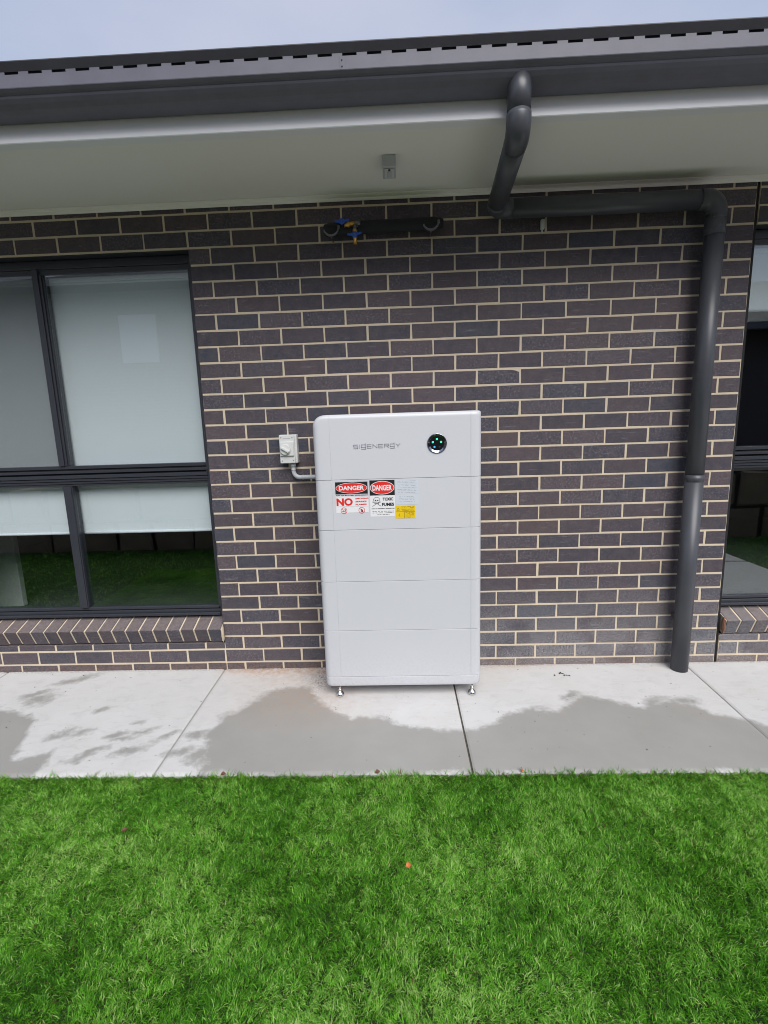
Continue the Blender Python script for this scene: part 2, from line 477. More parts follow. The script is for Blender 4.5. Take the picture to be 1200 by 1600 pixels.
# value noise for numpy fields
def vnoise(x, y, seed=0):
    rs = np.random.RandomState(seed); G = rs.rand(256, 256)
    xi = np.floor(x).astype(int); yi = np.floor(y).astype(int); fx = x - xi; fy = y - yi
    fx = fx * fx * (3 - 2 * fx); fy = fy * fy * (3 - 2 * fy)
    g = lambda a, b: G[a % 256, b % 256]
    return (g(xi, yi) * (1 - fx) + g(xi + 1, yi) * fx) * (1 - fy) + (g(xi, yi + 1) * (1 - fx) + g(xi + 1, yi + 1) * fx) * fy
def fbm(x, y, seed=0, o=4):
    s = 0; a = 0.5; t = 0
    for k in range(o):
        s = s + a * vnoise(x * 2 ** k + 11.3 * k, y * 2 ** k + 5.7 * k, seed + k); t += a; a *= 0.5
    return s / t

# ================================================================== HOUSE
HX0, HX1 = -4.4, 7.4
house = tag(empty('brick_house', (1.4, 0.1, 0)),
            'single storey dark brick house wall with cream mortar under a wide eave and grey gutter', 'house')
Z = lambda j: 0.045 + 0.086 * (30 - j)
WIN = [(-1.93, -0.118), (2.885, 4.695)]
OZ0, OZ1 = 0.335, 2.4475
J = 0.0051

# ---- mortar body
bm = bmesh.new()
ym, yb = 0.0016, 0.105
box(bm, HX0, WIN[0][0] - 0.006, ym, yb, -0.1, 2.68)
box(bm, WIN[0][1] - 0.0035 + 0.008, WIN[1][0] - 0.0085, ym, yb, -0.1, 2.68)
box(bm, WIN[1][1] + 0.006, HX1, ym, yb, -0.1, 2.68)
for a, b in ((WIN[0][0] - 0.006, WIN[0][1] + 0.0045), (WIN[1][0] + 0.0105, WIN[1][1] + 0.006)):
    box(bm, a, b, ym, yb, OZ1 + 0.003, 2.68)
    box(bm, a, b, ym, yb, -0.1, 0.172)
    box(bm, a, b, 0.06, yb, 0.172, 0.262)
obj('mortar', bm, 'mortar', house)

# ---- bricks
def brick_bm(w, h, d=0.1, jit=0.0):
    b = bmesh.new(); c = 0.0018
    q = lambda s=1.0: rnd.uniform(-jit, jit) * s
    fr = [(-w / 2 + c, 0, -h / 2 + c), (w / 2 - c, 0, -h / 2 + c), (w / 2 - c, 0, h / 2 - c), (-w / 2 + c, 0, h / 2 - c)]
    mid = [(-w / 2, c, -h / 2), (w / 2, c, -h / 2), (w / 2, c, h / 2), (-w / 2, c, h / 2)]
    o = [(q(), q(0.5), q()) for _ in range(4)]
    F = [b.verts.new((f[0] + e[0], f[1] + e[1], f[2] + e[2])) for f, e in zip(fr, o)]
    Mv = [b.verts.new((f[0] + e[0], f[1], f[2] + e[2])) for f, e in zip(mid, o)]
    B = [b.verts.new((f[0], d, f[2])) for f in mid]
    b.faces.new(F)
    for k in range(4):
        j = (k + 1) % 4
        b.faces.new((F[k], Mv[k], Mv[j], F[j])); b.faces.new((Mv[k], B[k], B[j], Mv[j]))
    return b

_cache = {}
def brick_mesh(w, h):
    key = (round(w, 3), round(h, 3)); pool = _cache.setdefault(key, [])
    if len(pool) < 8:
        b = brick_bm(w, h, jit=0.0015); bmesh.ops.recalc_face_normals(b, faces=b.faces)
        me = bpy.data.meshes.new('brick'); b.to_mesh(me); b.free(); me.materials.append(M['brick']); pool.append(me)
        return me
    return rnd.choice(pool)

spans = []       # x0,x1,z0,z1
def course(c, xa, xb, zlo=None, zhi=None, off=0.0):
    z0 = Z(c) + J if zlo is None else zlo; z1 = Z(c - 1) - J if zhi is None else zhi
    par = 0.0 if c % 2 else 0.12
    ph = par + off
    k0 = math.floor((xa - ph) / 0.24) - 1
    x = ph + k0 * 0.24
    while x < xb:
        a = max(x + J, xa); b = min(x + 0.24 - J, xb)
        if b - a > 0.02: spans.append((a, b, z0, z1))
        x += 0.24
XR = 0.010
for c in range(-1, 32):
    zlo = -0.02 if c == 31 else None
    zhi = 2.675 if c == 0 else None
    if c == -1: continue
    L0, L1 = WIN[0]; R0, R1 = WIN[1]
    if c <= 2:                               # above the openings
        course(c, HX0, 2.876, zlo, zhi)
        course(c, 2.896, HX1, zlo, zhi, off=0.01)
    elif c >= 29:                            # below the sills
        zz = 0.174 if c == 29 else zhi
        course(c, HX0, L0 - 0.012, zlo, zhi)
        course(c, L0, L1 - 0.002, zlo, zz)
        course(c, L1 + 0.003, 2.876, zlo, zhi)
        course(c, 2.896, R1, zlo, zz, off=0.01)
        course(c, R1 + 0.012, HX1, zlo, zhi, off=0.01)
    else:
        course(c, HX0, L0, zlo, zhi)
        course(c, L1, 2.878, zlo, zhi)
        course(c, R1, HX1, zlo, zhi, off=0.01)

def seen(s):
    x = (s[0] + s[1]) / 2; z = (s[2] + s[3]) / 2
    u, v, d = proj(x, 0, z)
    if not (-15 < u < 1215 and 290 < v < 1060): return -1
    if 500 < u < 748 and v > 655: return -1
    return (s[1] - s[0]) * (s[3] - s[2]) / d ** 2
order = sorted(range(len(spans)), key=lambda i: -seen(spans[i]))
mass = bmesh.new()
for rank, i in enumerate(order):
    x0, x1, z0, z1 = spans[i]
    dz = rnd.uniform(-0.0009, 0.0009); dy = rnd.uniform(-0.0006, 0.0004); dx = rnd.uniform(-0.001, 0.001)
    ry = rnd.gauss(0, 0.0022); rz = rnd.gauss(0, 0.0015); rx = rnd.gauss(0, 0.006)
    c = Vector(((x0 + x1) / 2 + dx, dy, (z0 + z1) / 2 + dz))
    if rank < 300:
        o = bpy.data.objects.new('brick', brick_mesh(x1 - x0, z1 - z0)); COL.objects.link(o)
        o.location = c; o.rotation_euler = (rx, ry, rz); attach(o, house)
    else:
        b = brick_bm(x1 - x0, z1 - z0, jit=0.001)
        b.transform(Matrix.Translation(c) @ Matrix.Rotation(ry, 4, 'Y') @ Matrix.Rotation(rz, 4, 'Z') @ Matrix.Rotation(rx, 4, 'X'))
        t_ = bpy.data.meshes.new('t'); b.to_mesh(t_); b.free(); mass.from_mesh(t_); bpy.data.meshes.remove(t_)
tag(obj('brickwork', mass, 'brick_i', house), kind='stuff')

# ---- rowlock sills
def sill(x0, x1, from_right):
    tilt = math.radians(22)
    s = empty('window_sill', ((x0 + x1) / 2, 0.03, 0.25), house)
    n = int((x1 - x0) / 0.086); 
    c, sn = math.cos(tilt), math.sin(tilt)
    def place(b):
        # local x across, y = along brick length (inwards), z = up; front top edge at origin
        b.transform(Matrix.Translation((0, -0.034, 0.276)) @ Matrix.Rotation(tilt, 4, 'X'))
    for k in range(n + 1):
        if from_right: b1 = x1 - 0.004 - k * 0.086; b0 = b1 - 0.076
        else: b0 = x0 + 0.004 + k * 0.086; b1 = b0 + 0.076
        b0 = max(b0, x0); b1 = min(b1, x1)
        if b1 - b0 < 0.02: continue
        b = bmesh.new(); bevbox(b, b0, b1, 0.0, 0.19, -0.104, 0.0, 0.0025)
        b.transform(Matrix.Translation((0, rnd.uniform(-0.002, 0.002), rnd.uniform(-0.001, 0.001))))
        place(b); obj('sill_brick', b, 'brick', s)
    b = bmesh.new(); box(b, x0, x1, 0.004, 0.18, -0.100, -0.004); place(b); obj('mortar', b, 'mortar', s)
    # end mortar daub beside the jamb
    b = bmesh.new()
    xe = x1 + 0.002 if from_right else x0 - 0.004
    bmesh.ops.create_icosphere(b, subdivisions=3, radius=1)
    for v in b.verts:
        v.co += v.co * (rnd.random() - 0.5) * 0.25
        v.co = Vector((xe + v.co.x * 0.008, -0.012 + v.co.y * 0.016, 0.238 + v.co.z * 0.052))
    obj('mortar_daub', b, 'mortar' if from_right else 'edge', s)
sill(WIN[0][0] + 0.004, WIN[0][1] - 0.004, True)
sill(WIN[1][0] + 0.024, WIN[1][1] - 0.004, False)

# ---- windows
def window(x0, x1, mirror, drop, upper_drop):
    w = empty('window', ((x0 + x1) / 2, 0.08, 0.3), house)
    if mirror:      # right window: mullion seen from the other end
        mxa, mxb = x1 - (0.118 + 0.0) - 0.78, x1 - 0.118 - 0.78 + 0.066
    xm = (x0 + x1) / 2
    fy = 0.058
    # jambs (stepped)
    for sx, xe in ((1, x0), (-1, x1)):
        b = bmesh.new()
        a = sorted((xe + sx * 0.001, xe + sx * 0.030)); bevbox(b, a[0], a[1], fy, 0.128, OZ0 + 0.001, OZ1 - 0.001, 0.0015)
        a = sorted((xe + sx * 0.030, xe + sx * 0.044)); bevbox(b, a[0], a[1], fy + 0.012, 0.124, OZ0 + 0.05, OZ1 - 0.04, 0.0015)
        obj('jamb', b, 'frame', w)
    xa, xb = x0 + 0.031, x1 - 0.031
    # head
    b = bmesh.new()
    bevbox(b, xa, xb, fy + 0.012, 0.128, 2.402, OZ1 - 0.002, 0.0015); bevbox(b, xa + 0.013, xb - 0.013, fy + 0.02, 0.124, 2.375, 2.4015, 0.0015)
    obj('head', b, 'frame', w)
    # bottom rail and sill track
    b = bmesh.new()
    bevbox(b, xa, xb, fy - 0.006, 0.128, OZ0 + 0.002, 0.353, 0.0015)
    bevbox(b, xa, xb, fy + 0.010, 0.124, 0.3535, 0.371, 0.0015)
    bevbox(b, xa + 0.013, xb - 0.013, fy + 0.016, 0.124, 0.376, 0.394, 0.0015)
    obj('bottom_rail', b, 'frame', w)
    b = bmesh.new(); box(b, xa + 0.013, xb - 0.013, fy + 0.024, 0.12, 0.3712, 0.3758); obj('gasket', b, 'gap', w)
    # transom: a stack of ledges
    b = bmesh.new()
    bevbox(b, xa + 0.013, xb - 0.013, fy + 0.016, 0.124, 1.273, 1.292, 0.0012)
    bevbox(b, xa, xb, fy + 0.008, 0.124, 1.247, 1.2625, 0.0012)
    bevbox(b, xa, xb, fy - 0.002, 0.124, 1.217, 1.237, 0.0012)
    bevbox(b, xa, xb, fy + 0.004, 0.124, 1.200, 1.2135, 0.0012)
    bevbox(b, xa, xb, fy + 0.010, 0.124, 1.184, 1.198, 0.0012)
    bevbox(b, xa + 0.013, xb - 0.013, fy + 0.016, 0.124, 1.170, 1.1835, 0.0012)
    obj('transom', b, 'frame', w)
    b = bmesh.new(); box(b, xa, xb, fy + 0.024, 0.12, 1.18, 1.285); obj('gasket', b, 'gap', w)
    # mullions
    s = -1 if mirror else 1
    ctr = xm - s * 0.0
    up0, up1 = sorted((ctr - s * 0.030, ctr + s * 0.004))
    b = bmesh.new()
    bevbox(b, up0, up1, fy + 0.004, 0.124, 1.2935, 2.4015, 0.0015)
    a = sorted((ctr + s * 0.0045, ctr + s * 0.018)); bevbox(b, a[0], a[1], fy + 0.012, 0.124, 1.2935, 2.3745, 0.0015)
    a = sorted((ctr + s * 0.0185, ctr + s * 0.027)); bevbox(b, a[0], a[1], fy + 0.020, 0.124, 1.2935, 2.3745, 0.0015)
    obj('mullion', b, 'frame', w)
    b = bmesh.new()
    bevbox(b, ctr - 0.029, ctr + 0.029, fy + 0.010, 0.124, 0.3945, 1.1695, 0.0015)
    bevbox(b, ctr - 0.012, ctr + 0.025, fy + 0.002, fy + 0.0098, 0.3945, 1.1695, 0.0015)
    obj('mullion', b, 'frame', w)
    # glass: four panes
    gy = 0.086
    for a, bb, z0, z1, yy in ((xa + 0.013, ctr - 0.03, 1.292, 2.376, gy - (0.004 if not mirror else 0)), (ctr + 0.03, xb - 0.013, 1.292, 2.376, gy),
                              (xa + 0.013, ctr - 0.03, 0.39, 1.172, gy), (ctr + 0.03, xb - 0.013, 0.39, 1.172, gy)):
        b = bmesh.new(); box(b, a, bb, yy, yy + 0.005, z0, z1); obj('glass_pane', b, 'glass', w)
    if not mirror:
        b = bmesh.new(); quad(b, xa + 0.013, ctr - 0.03, 1.292, 2.376, 0.079); obj('fly_screen', b, 'screen', w)
    # blinds
    for a, bb, zd in ((x0 + 0.05, ctr - 0.030, drop[0]), (ctr - 0.008, x1 - 0.05, drop[1])):
        bl = bmesh.new()
        nx, nz_ = 24, 40
        ztop = 2.36
        g = [[bl.verts.new((a + (bb - a) * i / nx, 0.138 + 0.003 * math.sin(2.5 * i / nx + a * 5) * (1 - k / nz_),
                            zd + (ztop - zd) * k / nz_)) for k in range(nz_ + 1)] for i in range(nx + 1)]
        for i in range(nx):
            for k in range(nz_):
                bl.faces.new((g[i][k], g[i + 1][k], g[i + 1][k + 1], g[i][k + 1]))
        obj('roller_blind', bl, 'blind', w, smooth=True)
        b = bmesh.new(); tube(b, [(a, 0.137, zd + 0.004), (bb, 0.137, zd + 0.004)], 0.008, 14); obj('hem_bar', b, 'blind', w)
        b = bmesh.new(); bevbox(b, a - 0.02, bb + 0.004, 0.1255, 0.1335, 2.345, 2.372, 0.003); obj('blind_pelmet', b, 'blind', w)
    return w
window(WIN[0][0], WIN[0][1], False, (0.862, 0.862), None)
window(WIN[1][0], WIN[1][1], True, (2.045, 2.045), None)

# ---- rooms behind the glass
for x0, x1 in ((-3.6, 0.9), (1.1, 6.9)):
    b = bmesh.new()
    y0, y1, z0, z1 = 0.20, 3.6, 0.15, 2.6
    vs = box(b, x0, x1, y0, y1, z0, z1)
    b.faces.ensure_lookup_table()
    fr = [f for f in b.faces if all(abs(v.co.y - y0) < 1e-6 for v in f.verts)]
    bmesh.ops.delete(b, geom=fr, context='FACES')
    obj('room_lining', b, 'room', house)
b = bmesh.new()      # inner leaf of the wall round the openings
for a, c_ in ((HX0, WIN[0][0]), (WIN[0][1], WIN[1][0] ), (WIN[1][1], HX1)):
    box(b, a, c_, 0.106, 0.198, 0.0, 2.68)
for a, c_ in WIN:
    box(b, a + 0.001, c_ - 0.001, 0.106, 0.198, 0.0, 0.33); box(b, a + 0.001, c_ - 0.001, 0.106, 0.198, 2.449, 2.68)
obj('inner_wall', b, 'room', house)

b = bmesh.new(); bevbox(b, -2.45, -2.02, 0.78, 0.83, 0.15, 2.3, 0.004); obj('door_architrave', b, 'arch', house)
# steel lintels over the openings
for a, c_ in WIN:
    b = bmesh.new(); box(b, a - 0.1, c_ + 0.1, 0.012, 0.10, 2.4482, 2.4512); obj('lintel', b, 'frame', house)
# control joint filler
b = bmesh.new(); box(b, 2.8772, 2.895, 0.009, 0.10, -0.02, 2.67); obj('control_joint', b, 'gap', house)

# ---- eave
ZS = 2.672
b = bmesh.new(); box(b, HX0, HX1, 0.0, -0.5935, ZS, ZS + 0.006); obj('soffit', b, 'soffit', house)
b = bmesh.new()
extrude_profile(b, [(-0.002, 2.671), (-0.002, 2.650), (-0.006, 2.647), (-0.010, 2.650), (-0.013, 2.660), (-0.028, 2.6635), (-0.034, 2.667), (-0.034, 2.671)], HX0, HX1)
obj('soffit_trim', b, 'soffit', house)
b = bmesh.new()
extrude_profile(b, [(-0.594, 2.70), (-0.594, 2.650), (-0.634, 2.650), (-0.637, 2.653), (-0.637, 2.664), (-0.634, 2.6655), (-0.634, 2.84), (-0.594, 2.84)], HX0, HX1)
obj('fascia', b, 'fascia', house)

# ---- gutter
GX0, GX1 = HX0 - 0.05, HX1 + 0.05
prof = [(-0.637, 2.80), (-0.637, 2.722), (-0.641, 2.716), (-0.690, 2.718), (-0.712, 2.724), (-0.730, 2.734), (-0.742, 2.745), (-0.7455, 2.751), (-0.7440, 2.7535),
        (-0.752, 2.760), (-0.7645, 2.7655), (-0.7655, 2.768), (-0.7655, 2.8105)]
def sheet(bm, pr, x0, x1, t=0.0016):
    n = len(pr); off = []
    for i in range(n):
        a = Vector(pr[max(i - 1, 0)]); c = Vector(pr[min(i + 1, n - 1)]); d = (c - a).normalized()
        off.append((pr[i][0] - d.y * t * -1, pr[i][1] + d.x * t * -1))
    extrude_profile(bm, list(pr) + off[::-1], x0, x1)
g = empty('gutter', (1.4, -0.70, 2.72), house)
b = bmesh.new(); sheet(b, prof, GX0, GX1)
ob = obj('gutter_channel', b, 'gutter', g, smooth=False)
tab = bmesh.new(); box(tab, -0.019, 0.019, -0.7655, -0.7640, 2.8105, 2.8200)
tab0 = obj('slot_tab', tab, 'gutter', None); tz = tab0.location.z; ty = tab0.location.y
far = bmesh.new()
x = 1.913 - 0.091 * 70; first = True
while x < GX1:
    if -1.95 < x < 3.3:
        o = tab0 if first else tab0.copy()
        if not first: COL.objects.link(o)
        first = False
        o.location = (x - 0.016, ty, tz); attach(o, g)
    elif x > GX0: box(far, x - 0.035, x + 0.003, -0.7655, -0.7640, 2.8105, 2.8200)
    x += 0.091
tag(obj('slot_tab_row', far, 'gutter', g), kind='stuff')
b = bmesh.new()
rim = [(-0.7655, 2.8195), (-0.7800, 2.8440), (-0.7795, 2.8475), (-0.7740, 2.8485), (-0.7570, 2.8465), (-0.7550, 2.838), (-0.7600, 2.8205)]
extrude_profile(b, rim, GX0, GX1); obj('shaded_gutter_rim', b, 'roof', g)  # front rim of the gutter; its shade is put into the dark roof colour
b = bmesh.new(); box(b, GX0, GX1, -0.7505, -0.7485, 2.770, 2.83); obj('slot_shade', b, 'frame', g)  # dark sheet standing in for the shade inside the gutter
b = bmesh.new()     # lap joint with rivets
sheet(b, [(y - 0.0016, z - 0.001) for y, z in prof[1:]], 0.815, 0.833)
for k, zz in enumerate((2.776, 2.797)):
    bmesh.ops.create_icosphere(b, subdivisions=1, radius=0.003, matrix=Matrix.Translation((0.822, -0.768, zz)))
obj('lap_joint', b, 'gutter', g)
# roof slope behind the gutter
b = bmesh.new()
t22 = math.tan(math.radians(21))
for k in range(14):
    y0 = -0.70 + k * 0.32; z0 = 2.815 + (y0 + 0.70) * t22
    v = [b.verts.new(c_) for c_ in ((HX0 - 0.1, y0, z0 + 0.02), (HX1 + 0.1, y0, z0 + 0.02), (HX1 + 0.1, y0 + 0.34, z0 + 0.34 * t22), (HX0 - 0.1, y0 + 0.34, z0 + 0.34 * t22),
                                    (HX0 - 0.1, y0, z0), (HX1 + 0.1, y0, z0))]
    b.faces.new(v[:4]); b.faces.new((v[4], v[5], v[1], v[0]))
obj('roof', b, 'roof', house)

# ================================================================== SETTING
# concrete path of separate slabs
path = tag(empty('path', (0.6, -0.45, 0)), kind='structure')
YE = -0.945
def jx(k):      # joint x at wall and at lawn edge
    base = {-1: (-1.535, -1.52), 0: (-0.132, -0.113), 1: (1.278, 1.277), 2: (2.692, 2.65)}
    return base.get(k, (-0.12 + 1.397 * k,) * 2)
WETA = [(0.077, -0.95), (0.032, -0.748), (0.021, -0.624), (0.03, -0.515), (0.103, -0.429), (0.173, -0.368), (0.218, -0.271), (0.336, -0.218), (0.433, -0.242), (0.529, -0.376), (0.61, -0.457), (0.72, -0.54), (0.885, -0.531), (1.014, -0.615), (1.169, -0.653), (1.294, -0.645), (1.393, -0.611), (1.54, -0.516), (1.689, -0.45), (1.766, -0.52), (1.904, -0.406), (1.975, -0.351), (2.032, -0.378), (2.09, -0.44), (2.18, -0.46), (2.432, -0.418), (2.54, -0.507), (2.629, -0.564), (2.725, -0.644), (3.3, -0.725), (4.2, -0.6), (4.2, -0.99)]
WETB = [(-2.4, -0.3), (-1.659, -0.361), (-1.253, -0.401), (-1.042, -0.484), (-0.94, -0.526), (-0.925, -0.635), (-0.885, -0.735), (-0.833, -0.85), (-0.758, -0.829), (-0.669, -0.762), (-0.649, -0.873), (-0.655, -0.99), (-2.4, -0.99)]
BLOB = [(-1.032, -0.109, .10, .035), (-1.075, -0.321, .07, .05), (-1.15, -0.27, .08, .03), (-0.717, -0.648, .05, .03), (-0.637, -0.639, .05, .025), (-0.503, -0.801, .09, .02), (-0.664, -0.444, .04, .02), (-0.396, -0.694, .05, .02),
        (-0.303, -0.776, .07, .03), (-0.393, -0.553, .04, .015), (-0.184, -0.672, .06, .03), (-0.08, -0.792, .05, .03), (-0.01, -0.675, .04, .03), (-0.33, -0.62, .05, .02), (-0.45, -0.66, .05, .02),
        (0.03, -0.82, .05, .05), (1.90, -0.35, .07, .03), (2.30, -0.43, .1, .03), (2.47, -0.40, .06, .03)]
def sdf(px, py, poly):
    d = np.full(px.shape, 1e9); ins = np.zeros(px.shape, bool); n = len(poly)
    for i in range(n):
        ax, ay = poly[i]; bx, by = poly[(i + 1) % n]
        ex, ey = bx - ax, by - ay; wx, wy = px - ax, py - ay
        t = np.clip((wx * ex + wy * ey) / (ex * ex + ey * ey), 0, 1)
        d = np.minimum(d, np.hypot(wx - ex * t, wy - ey * t))
        cnd = ((ay > py) != (by > py)) & (px < (bx - ax) * (py - ay) / (by - ay + 1e-12) + ax)
        ins ^= cnd
    return np.where(ins, d, -d)
def slab(x0w, x0e, x1w, x1e, ya, yb_, nx, ny, g=0.0045, ztop=0.0):
    u = np.linspace(0, 1, nx); v = np.linspace(0, 1, ny)
    U, V = np.meshgrid(u, v)
    y = ya + (yb_ - ya) * V
    xl = x0w + (x0e - x0w) * V + g; xr = x1w + (x1e - x1w) * V - g
    x = xl + (xr - xl) * U
    z = np.full_like(x, ztop)
    wob = (fbm(x * 3, y * 3, 5) - 0.5) * 0.003; z = z + wob - 0.001
    ed = np.minimum(U, 1 - U) * (x1w - x0w)
    z = z - 0.004 * np.exp(-(ed / 0.006) ** 2)
    z = z - 0.006 * np.exp(-((1 - V) * abs(yb_ - ya) / 0.010) ** 2)
    verts = [tuple(p) for p in np.stack([x, y, z], -1).reshape(-1, 3)]
    faces = []
    for j in range(ny - 1):
        for i in range(nx - 1):
            a = j * nx + i; faces.append((a, a + nx, a + nx + 1, a + 1))
    # skirts
    base = len(verts)
    ring = [j * nx for j in range(ny)] + [(ny - 1) * nx + i for i in range(1, nx)] + [j * nx + nx - 1 for j in range(ny - 2, -1, -1)] + [i for i in range(nx - 2, 0, -1)]
    for r in ring: verts.append((verts[r][0], verts[r][1], -0.09))
    n = len(ring)
    for k in range(n):
        faces.append((ring[k], base + k, base + (k + 1) % n, ring[(k + 1) % n]))
    me = bpy.data.meshes.new('concrete_slab'); me.from_pydata(verts, [], faces)
    P = np.array(verts); px, py = P[:, 0], P[:, 1]
    wx = px + (fbm(px * 9, py * 9, 21) - 0.5) * 0.10 + (fbm(px * 40, py * 40, 31) - 0.5) * 0.035
    wy = py + (fbm(px * 9, py * 9, 41) - 0.5) * 0.09 + (fbm(px * 40, py * 40, 51) - 0.5) * 0.03
    w = 0.5 + sdf(wx, wy, WETA) / 0.085
    w = np.maximum(w, 0.5 + sdf(wx, wy, WETB) / 0.06)
    for bx, by, rx, ry in BLOB:
        dx, dy = wx - bx, wy - by
        a = 0.45; rxx = dx * math.cos(a) + dy * math.sin(a); ryy = -dx * math.sin(a) + dy * math.cos(a)
        q = 1 - np.sqrt((rxx / rx) ** 2 + (ryy / ry) ** 2)
        w = np.maximum(w, 0.5 + q * 0.45)
    w = np.clip(w, 0, 1)
    # rim of dried splash between droplets on the far left
    fade = np.clip((0.25 - np.abs(py + 0.0)) / 0.25, 0, 1) * np.clip((px + 0.15) / 0.3, 0, 1) * np.clip((1.0 - px) / 0.5, 0, 1)
    rust = np.clip(np.exp(-(py / 0.05) ** 2) * 1.0 + 0.35 * fade * fbm(px * 4, py * 6, 8) * 1.6, 0, 1) * np.clip((px + 0.2) / 0.15, 0, 1) * np.clip((2.2 - px) / 1.6, 0, 1)
    rust = np.clip(rust + 0.28 * np.exp(-((px - 0.45) / 0.35) ** 2 - ((py + 0.35) / 0.22) ** 2), 0, 1)
    dirt = np.exp(-((px - 0.52) / 0.09) ** 2 - ((py + 0.13) / 0.13) ** 2) * 0.9 + 0.8 * np.exp(-((py + 0.006) / 0.012) ** 2)
    dirt = np.clip(dirt + 0.25 * np.exp(-(np.abs(px - 1.278) / 0.008) ** 2), 0, 1)
    for nm, arr in (('wet', w), ('rust', rust), ('dirt', dirt)):
        at = me.attributes.new(nm, 'FLOAT', 'POINT'); at.data.foreach_set('value', (np.clip(arr * (1.7 if nm == 'rust' else 1.0), 0, 1)).astype(np.float32))
    for f in range((nx - 1) * (ny - 1)): pass
    return obj('concrete_slab', me, 'concrete', path, smooth=False)
for k in range(-3, 5):
    a, c_ = jx(k), jx(k + 1)
    fine = -1 <= k <= 2
    slab(a[0], a[1], c_[0], c_[1], -0.001, YE, 150 if fine else 60, 100 if fine else 40)
for k in range(2):
    ya = YE - 0.006 - k * 1.02
    slab(3.1, 3.1, 4.56, 4.56, ya, ya - 1.01, 40, 40)
b = bmesh.new()     # earth under the joints
M['joint'] = simple('dusty_joint', (0.34, 0.33, 0.31, 1), 0.95, 0, 0.2, 60)
box(b, -4.3, 1.2, YE + 0.004, 0.04, -0.12, -0.007); box(b, 1.35, 6.8, YE + 0.004, 0.04, -0.12, -0.007); obj('joint_filler', b, 'joint', path)
b = bmesh.new(); box(b, 1.2, 1.35, YE + 0.004, 0.04, -0.12, -0.010); M['jdirt'] = simple('damp_joint_dirt', (0.085, 0.075, 0.062, 1), 0.95, 0, 0.5, 40, 0.5, 90); obj('joint_filler', b, 'jdirt', path)

# ground far around
b = bmesh.new()
v = [b.verts.new(c_) for c_ in ((-400, -400, -0.16), (400, -400, -0.16), (400, 400, -0.16), (-400, 400, -0.16))]
b.faces.new(v); tag(obj('ground', b, 'soil', center=False), kind='structure')
b = bmesh.new()     # lawn bed
nx, ny = 90, 40
g_ = [[None] * (ny + 1) for _ in range(nx + 1)]
for i in range(nx + 1):
    for j in range(ny + 1):
        xx = -7 + 17 * i / nx; yy = YE - 0.002 - 2.16 * j / ny
        g_[i][j] = b.verts.new((xx, yy, -0.030 + 0.012 * float(fbm(np.array(xx * 2.0), np.array(yy * 2.0), 77))))
for i in range(nx):
    for j in range(ny):
        b.faces.new((g_[i][j], g_[i + 1][j], g_[i + 1][j + 1], g_[i][j + 1]))
tag(obj('lawn_bed', b, 'soil', center=False), kind='structure')

